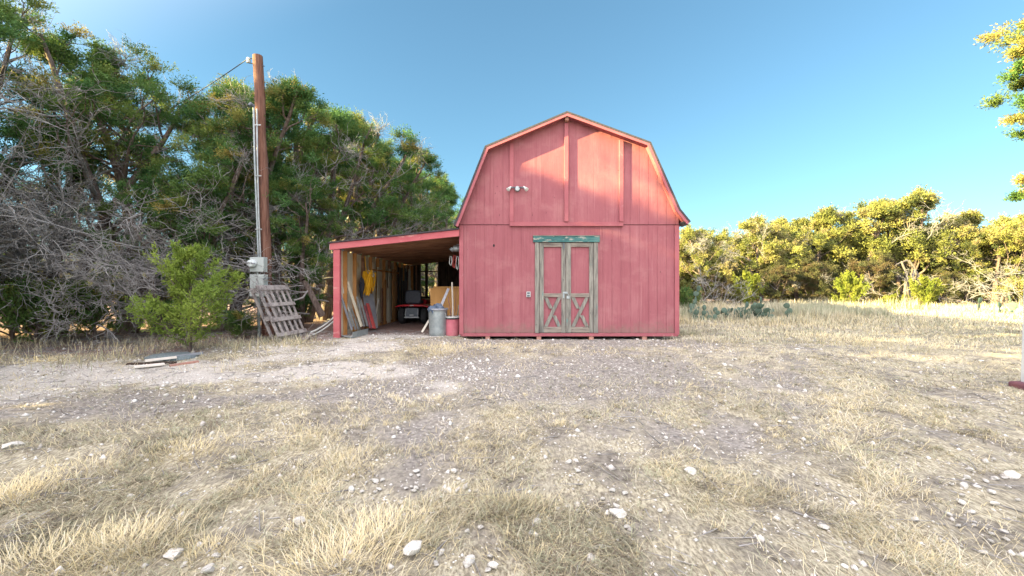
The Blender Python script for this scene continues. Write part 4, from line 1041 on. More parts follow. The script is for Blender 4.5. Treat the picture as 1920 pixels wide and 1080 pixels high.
# leaning dead wood mass at far left (bare grey branches reaching into the clearing)
def dead_brush(seed, n, L, spread, name, label, loc, az0, azr, up0=.1, group='bare grey branches at left'):
    rng = np.random.default_rng(seed); A, B, a, b = [], [], [], []
    def add(p, r): A.append(p[:-1]); B.append(p[1:]); a.append(r[:-1]); b.append(r[1:])
    for i in range(n):
        az = az0+rng.uniform(-azr, azr); d = np.array([cos(az), sin(az), rng.uniform(-.15, .45)+up0])
        p0 = rng.normal(size=3)*np.array([spread, spread*.6, 0])+np.array([0, 0, rng.uniform(.2, 1.7)])
        p, r, _ = branch(rng, p0, d, L*rng.uniform(.6, 1.1), .022, 8, .18, -.03); add(p, r)
        for s in range(7):
            d2 = unit(p[-1]-p[0])+rng.normal(size=3)*.55; j = rng.integers(2, 9)
            p2, r2, _ = branch(rng, p[j], d2, L*rng.uniform(.2, .45), .010, 5, .3, -.01); add(p2, r2)
            for t in range(5):
                p3, r3, _ = branch(rng, p2[rng.integers(1, 6)], unit(d2)+rng.normal(size=3)*.75, rng.uniform(.15, .5), .0065, 4, .4, -.01); add(p3, r3)
                for t2 in range(2):
                    p4, r4, _ = branch(rng, p3[rng.integers(1, 5)], unit(p3[-1]-p3[0])+rng.normal(size=3)*.8, rng.uniform(.08, .25), .004, 3, .4, 0); add(p4, r4)
    c = np.concatenate
    V, Fq = prisms(c(A), c(B), c(a), c(b), 3)
    V = V+np.array(loc)
    o = np_obj(name, V, [Fq], M['deadwood'], origin=loc); tag(o, label, 'dead branches', group); return o
dead_brush(21, 30, 2.6, .9, 'dead_brush', 'grey bare branches spreading at the far left edge above head height', (PX(-40, 9.2), 9.2, 1.6), -.5, .9, .15)
dead_brush(22, 32, 2.3, .9, 'dead_brush', 'dense grey bare twigs under the tallest left juniper', (PX(110, 9.4), 9.4, 1.2), -.6, .9, .1)
dead_brush(23, 12, 1.5, .5, 'dead_brush', 'pale bare twigs drooping just left of the young juniper', (PX(190, 8.8), 8.8, .45), -.6, .7, -.05)
dead_brush(24, 12, 1.9, .7, 'dead_brush', 'dark bare branches low behind the wooden pallet', (PX(560, 11), 11, .3), -2.2, 1.6, 0)
dead_brush(25, 16, 2.0, .8, 'dead_brush', 'dark tangle of bare branches between the young juniper and pole', (PX(430, 10.3), 10.3, .6), -1.5, 1.3, 0)
dead_brush(29, 14, 2.2, .9, 'dead_brush', 'grey bare twigs between the left junipers and the green sapling', (PX(215, 10), 10, 1.9), -.9, .9, .0)
# fallen log and stump behind the pallet
q = MB(); q.tube([P(571, 528, 10.6), P(582, 548, 10.5), P(594, 572, 10.5), P(604, 592, 10.6)], [.05, .07, .075, .09], 9); o = q.build('leaning_log', M['bark'], None, True, origin=tuple(P(604, 592, 10.6))); tag(o, 'dark leaning log between the pallet and the pink post', 'log')
q = MB(); q.tube([P(552, 563, 10.0), P(568, 558, 10.0), P(577, 545, 10.1)], [.02, .025, .015], 7); o = q.build('curved_branch', M['deadwood'], None, True, origin=tuple(P(552, 563, 10))); tag(o, 'curved bare branch reaching right from behind the pallet', 'branch')

# young juniper in front
def sapling_meshes(seed, h, r, nb=46, lw=.016, ll=.05, dens=20, tm=.5, base=.10, stemr=.03, spray=False):
    rng = np.random.default_rng(seed); A, B, a, b = [], [], [], []
    LP, LD, TT = [], [], []
    def add(p, rr): A.append(p[:-1]); B.append(p[1:]); a.append(rr[:-1]); b.append(rr[1:])
    p, rr, _ = branch(rng, np.array([0, 0, -.05]), np.array([.05, 0, 1.]), h, stemr, 10, .05, .05); add(p, rr)
    def leaves(p, n, tint):
        seg = rng.integers(0, len(p)-1, n); t = rng.uniform(0, 1, n)[:, None]
        q = p[seg]*(1-t)+p[seg+1]*t; d = unit(unit(p[seg+1]-p[seg])+rng.normal(size=(n, 3))*.55)
        LP.append(q+rng.normal(size=(n, 3))*.012); LD.append(d); TT.append(np.full(n, tint))
    for i in range(nb):
        t = base+(.97-base)*(i+.5)/nb; f = t*10; j = min(int(f), 9); q = p[j]+(p[j+1]-p[j])*(f-j)
        az = i*2.399+rng.uniform(-.4, .4); L = r*((1-t)**(1.0 if spray else .75)*(1.15 if spray else .95)+.12)*rng.uniform(.5 if spray else .65, 1.2)
        b1, r1, _ = branch(rng, q, np.array([cos(az), sin(az), rng.uniform(.15, .7) if spray else rng.uniform(.35, .8)]), L, .012, 6, .10, .09); add(b1, r1)
        ti = float(np.clip(rng.normal(tm, .2), 0, 1))
        for s in range(int(7+L*9)):
            k = rng.integers(2, 7) if rng.uniform() < .8 else 1
            d2 = unit(b1[k]-b1[k-1])+rng.normal(size=3)*(.4 if spray else .55)+np.array([0, 0, .25])
            b2, r2, _ = branch(rng, b1[k], d2, L*rng.uniform(.12, .30 if spray else .42)+.05, .004, 4, .15, .08); add(b2, r2)
            leaves(b2, dens, ti)
            for s2 in range(3):
                b3, r3, _ = branch(rng, b2[rng.integers(1, 5)], unit(d2)+rng.normal(size=3)*.6, .06+L*.12, .003, 3, .15, .05)
                leaves(b3, int(dens*.7), ti+rng.normal(0, .08))
    c = np.concatenate; n = sum(len(x) for x in LP)
    wood = prisms(c(A), c(B), c(a), c(b), 4)
    V, Fq = leaf_quads(c(LP), c(LD), ll*rng.uniform(.6, 1.3, n), lw*rng.uniform(.7, 1.3, n), rng)
    return wood, (V, Fq, np.repeat(np.clip(c(TT), 0, 1), 4)), None
sx, sy = gp(356, 660)
sap = sapling_meshes(5, 1.75, 1.0, nb=32, dens=22, lw=.014, spray=True, base=.04)
hs = sap[1][0][:, 2].max()
sz = float(gz(sx, sy))
s_ = (ZT(452, sy)-sz)/hs
make_tree('young_juniper', 'bright green young juniper standing alone in front of the left trees', 'tree', None, sap, M['sapling'], (sx, sy, sz), 2.6, (s_*.98, s_*.98, s_))
shs = sapling_meshes(6, .8, .6, nb=24, dens=14)
o1 = make_tree('juniper_shrub', 'low green juniper sprig at far left on the litter', 'shrub', 'low juniper sprigs', shs, M['juniper'], (PX(60, 8.6), 8.6, float(gz(-8, 8.6))), 0, (1.5, 1.5, 1.5))
for (px, Y, s, lb) in ((20, 8.9, 1.7, 'low juniper sprig touching the left frame edge'), (180, 9.2, 1.3, 'low juniper sprig beneath the bare grey twigs'), (455, 9.3, .7, 'tiny green sprig at the foot of the meter conduit')):
    c_ = copy_tree(o1); x = PX(px, Y); c_.location = (x, Y, float(gz(x, Y))); c_.rotation_euler = (0, 0, px); c_.scale = (s, s, s); c_['label'] = lb

# ---------------------------------------------------------------- trees at right, 22-30 m away
RG = 'sunlit trees beyond the clearing at right'
far_kw = dict(wild=.14, lw=.050, ll=.12, leaves=19, twigs=12, clump=.55)
proto('rA', 'cedar_tree', 'tree', 'farleaf', 31, h=6, r=2.6, nl=34, sub=5, dead=.12, base=.08, tmean=.55, **far_kw)
proto('rB', 'cedar_tree', 'tree', 'farleaf', 32, h=6, r=2.2, nl=30, sub=5, dead=.3, base=.10, tmean=.45, stems=2, **far_kw)
proto('rC', 'cedar_tree', 'tree', 'farleaf', 33, h=6, r=2.8, nl=34, sub=5, dead=.05, base=.05, tmean=.35, profile='top', **far_kw)
proto('oA', 'oak_tree', 'tree', 'brownleaf', 34, h=4, r=2.3, nl=26, sub=5, dead=.05, base=.05, tmean=.5, profile='top', **far_kw)
spec = [('rA', 1262, 27, 440, 'pale yellow-green tree rising right beside the barn wall'), ('rA', 1318, 25, 428, 'yellow-green tree, second crown right of the barn'), ('rC', 1375, 28, 432, 'tree third to the right of the barn, slightly behind'),
        ('rA', 1425, 26, 402, 'tall full yellow-green tree behind the prickly pears'), ('rB', 1492, 28, 400, 'thin-crowned tree left of the right-hand group centre'), ('rC', 1545, 26, 424, 'dark-centred tree above the brown oak scrub'),
        ('rB', 1592, 27, 388, 'tall loose tree straight above the bright yellow sapling'), ('rC', 1645, 28, 418, 'tree with dark blue-green top between two tall loose ones'), ('rB', 1712, 26, 366, 'tallest tree of the right-hand group with a ragged crown'),
        ('rA', 1765, 27, 400, 'tree just right of the tallest one at right'), ('rC', 1815, 25, 425, 'dense tree left of the dead pale branches at right'), ('rA', 1868, 24, 405, 'full tree near the right edge behind the prickly pears'),
        ('rC', 1925, 24, 408, 'tree cut by the right frame edge above the white post'), ('rA', 1990, 24, 400, 'tree just outside the right frame edge'), ('rC', 2070, 22, 390, 'second tree outside the right frame edge')]
for key, px, Y, pt, lb in spec: put(key, lb, px, Y, ZT(pt, Y), group=RG)
for i, (px, Y, pt, lb) in enumerate(((1350, 24, 500, 'brownish scrub oak behind the leftmost prickly pears'), (1455, 23.5, 490, 'dark scrub oak with red-brown leaves right of the prickly pears'), (1525, 23.5, 480, 'red-brown scrub oak just left of the bright sapling'), (1645, 24, 470, 'dark scrub oak behind the bright yellow sapling'), (1770, 24, 500, 'dark scrub oak beside the grey leaning trunks'))):
    put('oA', lb, px, Y, ZT(pt, Y), group='scrub oaks under the right trees')
R2 = ['second-row tree seen beside the barn wall', 'second-row tree above the prickly pears', 'second-row tree behind the tall full yellow-green tree', 'second-row tree above the red-brown scrub oak', 'second-row tree above the bright yellow sapling', 'second-row tree just left of the tallest right tree', 'second-row tree near the right edge, above the bare branches', 'second-row tree just outside the right edge', 'second-row tree far outside the right edge']
for i, px in enumerate(range(1290, 2100, 90)):
    put('rC', R2[i], px, 32+(i % 3), ZT(428+(i % 2)*10, 32), group='trees in the second row at right', wide=1.3)
for i, px in enumerate(range(1180, 1260, 50)):
    put('rC', 'tree hidden behind the barn, ' + ('nearer its middle' if i == 0 else 'nearer its right wall'), px, 29, ZT(450, 29), group='trees behind the barn')
# bright saplings
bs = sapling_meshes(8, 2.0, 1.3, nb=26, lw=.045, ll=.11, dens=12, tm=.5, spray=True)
def putsap(src, px, Y, pt, lb, grp, wide=1.0, h0=None):
    x = PX(px, Y); z = float(gz(x, Y)); s = (ZT(pt, Y)-z)/h0
    src.location = (x, Y, z); src.scale = (s*wide, s*wide, s); src.rotation_euler = (0, 0, px); tag(src, lb, None, grp)
hb = float(bs[1][0][:, 2].max())
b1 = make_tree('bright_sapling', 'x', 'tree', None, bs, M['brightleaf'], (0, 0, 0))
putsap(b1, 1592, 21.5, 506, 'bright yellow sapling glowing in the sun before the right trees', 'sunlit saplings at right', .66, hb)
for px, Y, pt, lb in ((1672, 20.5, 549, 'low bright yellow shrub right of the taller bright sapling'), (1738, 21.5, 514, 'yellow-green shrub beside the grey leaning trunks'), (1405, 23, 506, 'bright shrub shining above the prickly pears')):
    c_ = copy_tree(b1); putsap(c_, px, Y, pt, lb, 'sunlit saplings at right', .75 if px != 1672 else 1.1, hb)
c_ = copy_tree(o1); c_.location = (PX(1283, 17), 17, .4); c_.scale = (1.1, 1.1, 1.25); c_['label'] = 'dark green shrub beside the right barn wall'
# grey leaning trunks and bare branches
q = MB()
for k, pts in enumerate((((1700, 575), (1697, 545), (1700, 515), (1690, 490)), ((1712, 578), (1702, 540), (1716, 505), (1705, 488)), ((1722, 520), (1712, 500), (1700, 488), (1680, 496), (1675, 515)))):
    q.tube([P(a, b, 23.2+.2*k) for a, b in pts], [.09, .07, .06, .04, .03][:len(pts)], 7)
o = q.build('dead_tree', M['grey_trunk'], None, True, origin=tuple(P(1700, 575, 23.2))); tag(o, 'pale twisted bare trunks under the tallest right tree', 'dead tree')
dead_brush(26, 9, 3.2, .6, 'dead_brush', 'pale sunlit bare branches low at the right edge', (PX(1925, 22), 22, .3), pi*.98, .5, .1, 'bare branches at right')
dead_brush(27, 8, 1.8, .6, 'dead_brush', 'grey bare bush around the twisted trunks', (PX(1700, 22.8), 22.8, -.2), -1.5, 1.6, .6, 'bare branches at right')
dead_brush(28, 8, 1.6, .6, 'dead_brush', 'grey bare bush behind the prickly pears', (PX(1345, 20.5), 20.5, -.3), -1.5, 1.6, .8, 'bare branches at right')

# near tree at right edge: crown reaches into the frame
EX = []
for (px, py, sc_) in ((1888, 50, 1.0), (1905, 78, 1.0), (1893, 96, .9), (1880, 122, .6), (1915, 125, 1.0), (1912, 165, .9), (1890, 200, .9), (1915, 215, 1.0), (1935, 245, .8), (1912, 335, .55), (1918, 358, .6), (1950, 30, 1.), (1950, 140, 1), (1950, 200, 1)):
    p_ = P(px+42, py, 7.6); EX.append(((p_.x-13.1, 7.6-8.3, p_.z-.4), (-.9, 0, .35), sc_))
edge = tree_meshes(41, h=8.2, r=1.3, nl=30, sub=5, leaves=38, twigs=18, dead=0, base=.25, tmean=.62, stems=1, lw=.017, ll=.055, clump=.33, profile='dome', flat=.45, extra=EX)
make_tree('juniper_tree', 'near juniper at the top right corner with golden sprays entering the frame', 'tree', None, edge, M['juniper'], (13.1, 8.3, .4), 0, (1, 1, 1))

# ---------------------------------------------------------------- prickly pears
def cactus(seed, n, name, label, loc, grp='prickly pears in the tall grass', sc=1.0):
    rng = random.Random(seed); q = MB()
    pads = []
    def pad(base, d, nrm, hgt, wdt):
        d = d.normalized(); nrm = (nrm-d*nrm.dot(d)).normalized(); x = d.cross(nrm)
        c = base+d*hgt*.48; v = []; f = []; m_, k_ = 7, 12
        for j in range(m_+1):
            th = pi*j/m_
            for k in range(k_):
                a = 2*pi*k/k_; u = cos(th); rr = sin(th)
                wd = wdt*(1+.18*u)
                v.append(c+d*(u*hgt*.5)+x*(rr*cos(a)*wd*.5)+nrm*(rr*sin(a)*.022*sc))
        for j in range(m_):
            for k in range(k_): f.append((j*k_+k, j*k_+(k+1) % k_, (j+1)*k_+(k+1) % k_, (j+1)*k_+k))
        q.add(v, f); return c, d, hgt, wdt, x, nrm
    for i in range(n):
        if i < n*.35:
            base = Vector(loc)+Vector((rng.gauss(0, .45), rng.gauss(0, .25), -.02))*sc; d = Vector((rng.gauss(0, .3), rng.gauss(0, .3), 1))
        else:
            c, dd, hh, ww, x, nm = rng.choice(pads); s = rng.choice((-1, 1)); base = c+dd*hh*.42+x*s*ww*.22; d = dd+x*s*.6+Vector((rng.gauss(0, .2), rng.gauss(0, .2), .3))
        nrm = Vector((rng.gauss(0, .7), -1, rng.gauss(0, .2)))
        pads.append(pad(base, d, nrm, rng.uniform(.20, .30)*sc, rng.uniform(.17, .24)*sc))
    o = q.build(name, M['cactus'], None, True, origin=loc); tag(o, label, 'cactus', grp); return o
def gl(px, Y): x = PX(px, Y); return (x, Y, float(gz(x, Y)))
cactus(1, 26, 'prickly_pear', 'blue-green prickly pear just right of the barn wall', gl(1300, 14.5), sc=.8)
cactus(2, 46, 'prickly_pear', 'large blue-green prickly pear clump, middle of the three right of the barn', gl(1385, 15.5), sc=.95)
cactus(3, 40, 'prickly_pear', 'blue-green prickly pear clump farthest right of the three beside the barn', gl(1425, 15.0), sc=.9)
cactus(4, 5, 'prickly_pear', 'small dark prickly pear pads in sunlit grass near the right edge', gl(1884, 17.5), sc=1.25)
cactus(5, 4, 'prickly_pear', 'dark prickly pear pad left of the one nearest the right edge', gl(1842, 18.5), sc=1.25)

# ---------------------------------------------------------------- far woodland mass behind everything
rng = np.random.default_rng(9)
n = 2600; xx = rng.uniform(-70, 90, n); yy = 38+rng.uniform(0, 14, n)+np.abs(xx)*.1; zz = rng.uniform(.2, 5.0, n)
m_ = 60; pc = np.stack([xx, yy, zz], -1)[:, None, :]+rng.normal(size=(n, m_, 3))*.7
V, Fq = leaf_quads(pc.reshape(-1, 3), unit(rng.normal(size=(n*m_, 3))), rng.uniform(.25, .5, n*m_), rng.uniform(.12, .2, n*m_), rng)
o = np_obj('woodland', V, [Fq], M['farleaf'], tint=np.repeat(np.clip(rng.normal(.35, .2, n), 0, 1), m_*4)); tag(o, 'hazy green woodland seen through gaps far behind the trees', 'woodland', None, 'stuff')

# ================================================================= ROCKS
RP = []
def rock_mesh(seed, flat=.5):
    rng = np.random.default_rng(seed); me = bpy.data.meshes.new('rock'); import bmesh
    bm = bmesh.new(); bmesh.ops.create_icosphere(bm, subdivisions=2, radius=1)
    pl = [(unit(rng.normal(size=(1, 3)))[0], rng.uniform(.42, .80)) for _ in range(11)]
    for v in bm.verts:
        p = np.array(v.co)
        for nn_, dd_ in pl:
            e = p@nn_-dd_
            if e > 0: p = p-nn_*e
        p = p*(1+rng.normal(0, .02)); v.co = (p[0], p[1]*.8, p[2]*flat)
    bm.to_mesh(me); bm.free(); me.materials.append(M['rock']); return me
RM = [rock_mesh(s, f) for s, f in ((1, .5), (2, .4), (3, .6), (4, .35), (5, .5), (6, .7))]
def rock(px, py, size, k, lb=None, grp=None, sink=.05, rot=None):
    x, y = gp(px, py); o = bpy.data.objects.new('limestone_rock', RM[k % 6]); C.objects.link(o)
    s = size/F*y/(1.55 if lb else 1.95); o.scale = (s, s, s*1.0); o.location = (x, y, float(gz(x, y))+s*sink+.012); o.rotation_euler = rot or (rnd.uniform(-.2, .2), rnd.uniform(-.2, .2), rnd.uniform(0, 6.3))
    RP.append((x, y, s)); tag(o, lb or 'small pale limestone rock lying loose in the clearing', 'rock', grp or 'small limestone rocks on the clearing'); return o
BG = 'larger limestone rocks on the clearing'
rock(776, 1042, 36, 5, 'largest white rock, block-shaped, near the bottom left of centre', BG, .55)
rock(325, 1046, 40, 1, 'flat white rock in yellow grass at lower left', BG)
rock(392, 1072, 26, 0, 'white rock cut by the bottom frame edge at lower left', BG)
rock(563, 979, 22, 2, 'white rock left of the scattered patch, lower left of centre', BG)
rock(1158, 967, 30, 0, 'white rock in green weeds right of centre at the bottom', BG)
rock(1292, 885, 26, 3, 'flat white rock alone in straw right of centre', BG)
rock(1107, 1053, 24, 4, 'white rock at the bottom edge right of centre', BG)
rock(1005, 983, 20, 2, 'white rock just right of the yellow-green tuft', BG)
rock(1545, 990, 22, 3, 'long white rock at lower right between straw tufts', BG)
rock(20, 838, 34, 3, 'long flat white stone on the track at the left edge', BG)
rock(1900, 893, 28, 1, 'flat white rock at the right frame edge', BG)
rock(880, 1058, 26, 2, 'left one of two pale rocks at the bottom edge below the centre', BG)
rock(925, 1066, 24, 4, 'right one of two pale rocks at the bottom edge below the centre', BG)
rr = random.Random(12)
def scatter(n, x0, x1, y0, y1, s0, s1):
    for _ in range(n): rock(rr.uniform(x0, x1), rr.uniform(y0, y1), rr.uniform(s0, s1), rr.randrange(6))
scatter(24, 660, 900, 880, 945, 7, 19); scatter(14, 1780, 1915, 860, 950, 8, 20); scatter(12, 1700, 1900, 940, 1050, 8, 20)
scatter(16, 1000, 1260, 860, 1060, 6, 18); scatter(14, 1240, 1700, 780, 1060, 5, 14); scatter(14, 850, 1300, 720, 860, 4, 9)
scatter(20, 280, 700, 640, 740, 4, 11); scatter(12, 1280, 1900, 660, 780, 4, 12); scatter(16, 600, 1000, 960, 1075, 8, 20); scatter(10, 100, 600, 960, 1075, 8, 18); scatter(16, 0, 500, 700, 830, 4, 12); scatter(10, 640, 860, 640, 720, 4, 9)
# ================================================================= GRASS
def in_building(x, y):
    return ((x > -4.0) & (x < BX1+.0) & (y > FY-.02) & (y < BY1)) | ((x > -1.0) & (x < 3.75) & (y > 9.1) & (y < BY1))
GPC = {}
def grass_density(x, y):
    n1 = vnoise(x*.9, y*.9, 21); n2 = vnoise(x*2.6, y*2.6, 22); n3 = vnoise(x*.45, y*.45, 23)
    d = .25+1.1*n1*.6+n2*.45+.25*n3
    d = d*(1-.82*track_m(x, y))*(1-.55*dark_m(x, y))*(1-.85*litter_m(x, y))
    d = d*(1-.9*np.clip((vnoise(x*2.3+3, y*2.3, 24)-.57)*6, 0, 1))
    for (px, py, r) in ((1830, 905, .55), (760, 905, .45), (1850, 1000, .5), (900, 1060, .3), (1280, 1000, .3), (460, 980, .3), (1500, 900, .35), (1150, 830, .4)):
        gx, gy = GPC.setdefault((px, py), gp(px, py)); q_ = np.hypot(x-gx, y-gy)/r+(vnoise(x*5, y*5, 25)-.5)*.8
        d = d*(1-.88*np.clip((1.15-q_)*3, 0, 1))
    return np.clip(d, 0.015, 1)
def blades(px_, py_, L, W, az, lean, tint, rng, seg=3, bend=1.0):
    """curved tapered ribbons, base at (px_,py_)"""
    k = len(px_); base = np.stack([px_, py_, gz(px_, py_)-.004], -1)
    dirh = np.stack([np.cos(az), np.sin(az), np.zeros(k)], -1)
    side = np.stack([-np.sin(az), np.cos(az), np.zeros(k)], -1)
    rows = []
    for i in range(seg+1):
        t = i/seg; th = lean*(.35+.65*t*bend)   # angle from vertical grows along the blade
        # integrate approx.
        if i == 0: p = base.copy()
        else: p = p+(dirh*np.sin(th)[:, None]+np.array([0, 0, 1.])*np.cos(th)[:, None])*(L/seg)[:, None]
        p[:, 2] = np.maximum(p[:, 2], base[:, 2]+.006*i)
        w_ = (W*(1-.15*t) if i < seg else W*.12)
        rows.append(p+side*w_[:, None]*.5); rows.append(p-side*w_[:, None]*.5)
    V = np.stack(rows, 1).reshape(-1, 3); nb = 2*(seg+1); b = (np.arange(k)*nb)[:, None]; fs = []
    for i in range(seg): fs.append(np.concatenate([b+2*i, b+2*i+1, b+2*i+3, b+2*i+2], 1))
    return V, np.concatenate(fs), np.repeat(tint, nb)
def tint_at(x, y, rng, mu=.62, sd=.16):
    n = vnoise(x*.8, y*.8, 31); n2 = vnoise(x*2.2, y*2.2, 32)
    t = mu+(n-.5)*.35+(n2-.5)*.25+rng.normal(0, sd, len(x))
    green = np.clip((vnoise(x*1.3+5, y*1.3, 33)-.62)*5, 0, 1)*(rng.uniform(0, 1, len(x)) < .6)
    return np.clip(np.where(rng.uniform(0, 1, len(x)) < .14, rng.uniform(0, .12, len(x)), t-green*.30), 0, 1)
def sample(rng, n, y0, y1, xr=None, power=2.0):
    """points in the visible wedge, denser when near"""
    u = rng.uniform(0, 1, n); y = (y0**(1-power+1e-9)+(y1**(1-power+1e-9)-y0**(1-power+1e-9))*u)**(1/(1-power+1e-9)) if power != 1 else y0*(y1/y0)**u
    x = rng.uniform(-1.28, 1.28, n)*y
    if xr: k = (x > xr[0]) & (x < xr[1]); x, y = x[k], y[k]
    return x, y
PARTS = []
def clear(x, y):
    k = np.ones(len(x), bool)
    for (rx, ry, rs) in RP: k &= (x-rx)**2+((y-ry+rs*.5)*.7)**2 > (rs*.95)**2
    return k
rng = np.random.default_rng(100)
# (a) matted flat straw, mostly lying
x, y = sample(rng, 520000, 1.75, 11.5, power=1.4)
k = (rng.uniform(0, 1, len(x)) < grass_density(x, y)*.34) & ~in_building(x, y) & clear(x, y); x, y = x[k], y[k]
n = len(x); az = vnoise(x*.9, y*.9, 41)*12+rng.normal(0, 1.3, n)
PARTS.append(blades(x, y, rng.uniform(.04, .15, n), .0018+.0005*y, az, rng.uniform(1.25, 1.66, n), tint_at(x, y, rng, .56, .27), rng, 2))
# (b) tufts
tx, ty = sample(rng, 6500, 1.8, 12, power=1.3)
k = (rng.uniform(0, 1, len(tx)) < grass_density(tx, ty)**1.9) & ~in_building(tx, ty) & clear(tx, ty); tx, ty = tx[k], ty[k]
nt_ = len(tx); per = 24; big = (vnoise(tx*1.1, ty*1.1, 51)**1.5)*.75+.25
big = big*np.where((tx < .5) & (ty < 5.2), 1.25, .8)
ta = vnoise(tx*.5, ty*.5, 52)*8
X = np.repeat(tx, per)+rng.normal(0, .035, nt_*per)*np.repeat(big, per); Y = np.repeat(ty, per)+rng.normal(0, .035, nt_*per)*np.repeat(big, per)
az = np.where(rng.uniform(0, 1, nt_*per) < .38, np.repeat(ta, per)+rng.normal(0, .6, nt_*per), rng.uniform(0, 2*pi, nt_*per))
tt = np.clip(np.repeat(tint_at(tx, ty, rng, .62, .12), per)+rng.normal(0, .15, nt_*per), 0, 1)
PARTS.append(blades(X, Y, np.repeat(big, per)*rng.uniform(.04, .13, nt_*per), .0017+.0005*Y, az, rng.uniform(.95, 1.7, nt_*per), tt, rng, 3))
# (c) big pale yellow bunches, foreground
for (px, py, hgt, nb, rad, tn) in ((240, 1030, .30, 900, .16, .80), (30, 930, .26, 600, .15, .75), (60, 1070, .30, 700, .16, .8), (960, 960, .20, 600, .13, .66), (390, 1035, .16, 300, .08, .72), (350, 850, .22, 500, .22, .75),
                                   (170, 880, .2, 400, .25, .72), (700, 1010, .24, 700, .2, .80), (650, 880, .22, 300, .12, .62), (640, 1060, .30, 700, .18, .82), (880, 870, .15, 300, .2, .6), (560, 830, .15, 500, .3, .75), (1010, 1060, .16, 400, .2, .66),
                                   (1140, 1000, .10, 160, .15, .3), (1230, 900, .14, 260, .22, .25), (1280, 890, .12, 160, .15, .25), (1400, 920, .14, 400, .2, .5), (820, 660, .22, 700, .5, .72), (900, 655, .20, 700, .6, .68), (1600, 850, .14, 500, .25, .35),
                                   (1290, 628, .45, 300, .15, .4), (1310, 640, .30, 500, .5, .45), (870, 628, .28, 80, .06, .6), (1560, 640, .35, 500, .6, .78), (1700, 650, .35, 500, .6, .8), (1800, 1000, .15, 400, .3, .6), (450, 650, .3, 300, .4, .35), (545, 645, .25, 250, .3, .65)):
    x0, y0 = gp(px, py); X = x0+rng.normal(0, rad, nb); Y = y0+rng.normal(0, rad*.8, nb)
    k = ~in_building(X, Y); X, Y = X[k], Y[k]; nb = len(X)
    PARTS.append(blades(X, Y, hgt*.42*rng.uniform(.5, 1.25, nb), .002+.0005*Y, np.arctan2(Y-y0, X-x0)+rng.normal(0, .8, nb), rng.uniform(.7, 1.68, nb), np.clip(tn+rng.normal(0, .08, nb), 0, 1), rng, 3))
# (d) field at right and beyond, 8-27 m
X, Y = sample(rng, 120000, 8.5, 27, power=1.0)
k = (X > 3.8)&(rng.uniform(0, 1, len(X)) < .35+.65*vnoise(X*.7, Y*.7, 61)); X, Y = X[k], Y[k]; n = len(X)
hh = (.07+.22*np.clip((Y-10)/9, 0, 1))*(.5+vnoise(X*.6, Y*.6, 62))
PARTS.append(blades(X, Y, hh*rng.uniform(.6, 1.3, n), .004+.0009*Y, rng.uniform(0, 2*pi, n), rng.uniform(.4, 1.4, n), tint_at(X, Y, rng, .56, .18), rng, 2))
# (e) tall seed stalks bank before right trees
X, Y = rng.uniform(7, 30, 26000), rng.uniform(17.5, 23.5, 26000)
k = rng.uniform(0, 1, len(X)) < np.clip(vnoise(X*.8, Y*.8, 63)*1.6-.3, 0, 1); X, Y = X[k], Y[k]; n = len(X)
PARTS.append(blades(X, Y, (.14+.5*vnoise(X*.5, Y*.5, 91)**1.4)*rng.uniform(.5, 1.3, n), .013+.0004*Y, rng.uniform(0, 2*pi, n), rng.uniform(.1, 1.2, n), tint_at(X, Y, rng, .58, .16), rng, 2))
X, Y = rng.uniform(4.5, 11, 9000), rng.uniform(12.5, 16.5, 9000)
k = rng.uniform(0, 1, len(X)) < np.clip(vnoise(X*.8, Y*.8, 64)*1.7-.35, 0, 1); X, Y = X[k], Y[k]; n = len(X)
PARTS.append(blades(X, Y, (.10+.45*vnoise(X*.7, Y*.7, 92)**1.3)*rng.uniform(.5, 1.3, n), .009+.0004*Y, rng.uniform(0, 2*pi, n), rng.uniform(.1, 1.2, n), tint_at(X, Y, rng, .55, .16), rng, 2))
# (e2) grey-green and tan brushy weeds between the barn corner and the trees
X, Y = rng.uniform(5, 17, 30000), rng.uniform(14.5, 20.5, 30000)
k = (rng.uniform(0, 1, len(X)) < np.clip(vnoise(X*.9, Y*.9, 94)*3-1.3, 0, 1)) & (X < 4+Y*.62); X, Y = X[k], Y[k]; n = len(X)
PARTS.append(blades(X, Y, (.25+.55*vnoise(X*.6, Y*.6, 95))*rng.uniform(.5, 1.15, n), .011+.0004*Y, rng.uniform(0, 2*pi, n), rng.uniform(.05, .9, n), np.clip(.12+.75*vnoise(X*.5, Y*.5, 96)+rng.normal(0, .09, n), 0, 1), rng, 2))
# (f) edge grass under the left trees
X, Y = rng.uniform(-10, -4.1, 14000), rng.uniform(6.2, 9.3, 14000)
k = rng.uniform(0, 1, len(X)) < np.clip(vnoise(X*1.2, Y*1.2, 65)*1.5-.25, 0, 1)*(1-.7*litter_m(X, Y))*(1-track_m(X, Y)); X, Y = X[k], Y[k]; n = len(X)
PARTS.append(blades(X, Y, rng.uniform(.08, .24, n), .004+.0006*Y, rng.uniform(0, 2*pi, n), rng.uniform(.2, 1.3, n), tint_at(X, Y, rng, .48, .15), rng, 2))
off = 0; VV = []; FF = []; TT = []
for V, Fq, tt in PARTS: VV.append(V); FF.append(Fq+off); TT.append(tt); off += len(V)
o = np_obj('dry_grass', np.concatenate(VV), [np.concatenate(FF)], M['grass'], tint=np.concatenate(TT)); tag(o, 'dry straw-coloured grass matted over the whole clearing', 'grass', None, 'stuff')
print('grass blades verts', off)

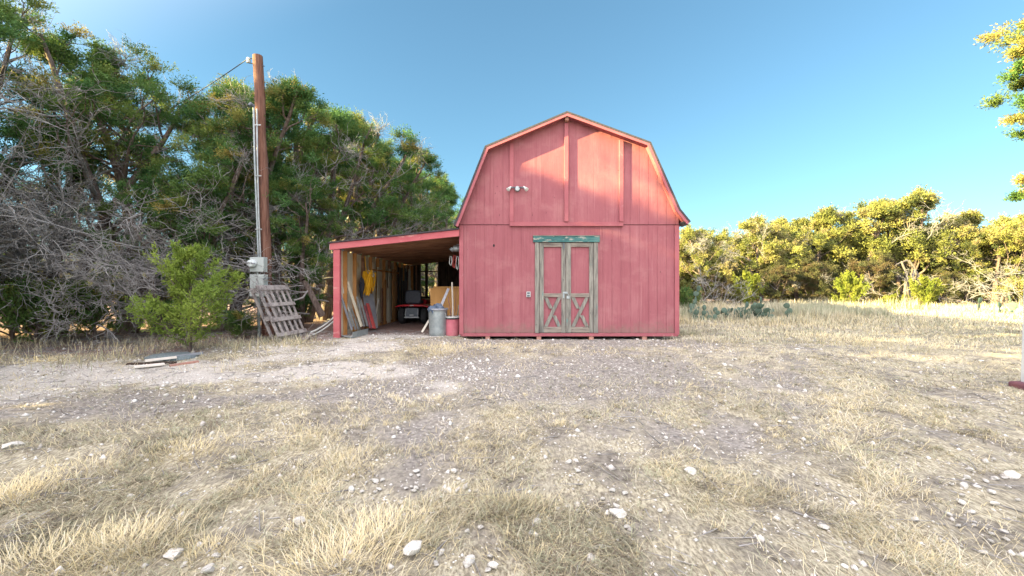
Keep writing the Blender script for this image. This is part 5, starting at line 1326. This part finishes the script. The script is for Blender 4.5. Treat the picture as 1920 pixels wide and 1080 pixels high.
# gravel chips (uncountable)
n = 60000; x = rng.uniform(-9, 7, n); y = rng.uniform(2, 10.5, n)
k = rng.uniform(0, 1, n) < (.22+.78*np.clip(track_m(x, y)*1.1, 0, 1)+.15*dark_m(x, y))*np.clip(.3+1.2*vnoise(x*2, y*2, 71), 0, 1); x, y = x[k], y[k]
k = ~((y > FY-.1) & (x > -1.2)); x, y = x[k], y[k]; n = len(x)
s = rng.uniform(.004, .013, n)*(1+rng.uniform(0, 1, n)**9*2.6)
ct = np.stack([x, y, gz(x, y)+s*.2], -1)
offs = np.array([(1, .2, 0), (.1, .9, .1), (-1, .1, -.1), (-.2, -.8, 0), (.1, 0, .7), (0, .1, -.7)])
V = ct[:, None, :]+offs[None]*s[:, None, None]*rng.uniform(.6, 1.3, (n, 6, 1)); a = rng.uniform(0, 6.28, n)
d = V-ct[:, None, :]; ca, sa = np.cos(a)[:, None], np.sin(a)[:, None]
V[..., 0] = ct[:, None, 0]+d[..., 0]*ca-d[..., 1]*sa; V[..., 1] = ct[:, None, 1]+d[..., 0]*sa+d[..., 1]*ca
b = (np.arange(n)*6)[:, None]; T = [(0, 1, 4), (1, 2, 4), (2, 3, 4), (3, 0, 4), (1, 0, 5), (2, 1, 5), (3, 2, 5), (0, 3, 5)]
o = np_obj('gravel', V.reshape(-1, 3), [np.concatenate([np.concatenate([b+i, b+j, b+l], 1) for i, j, l in T])], M['gravel']); tag(o, 'small pale gravel chips strewn over the dirt track', 'gravel', None, 'stuff')
# twigs and litter on the ground (uncountable)
n = 16000; x = rng.uniform(-11, 7, n); y = rng.uniform(2, 11, n)
k = (rng.uniform(0, 1, n) < .16+.9*litter_m(x, y)) & ~((y > 9.45) & (x > -1.2)); x, y = x[k], y[k]; n = len(x); a = rng.uniform(0, 6.28, n); l = rng.uniform(.04, .30, n)
p0 = np.stack([x, y, gz(x, y)+.008], -1); p1 = p0+np.stack([np.cos(a)*l, np.sin(a)*l, rng.uniform(0, .04, n)], -1)
V, Fq = prisms(p0, p1, rng.uniform(.002, .006, n), np.full(n, .002), 3)
o = np_obj('twig_litter', V, [Fq], M['deadwood']); tag(o, 'fine grey twigs and litter strewn over the clearing and under the left trees', 'litter', None, 'stuff')
for k_, (pr, hh) in PROTO.items():
    assert k_ in USED, k_
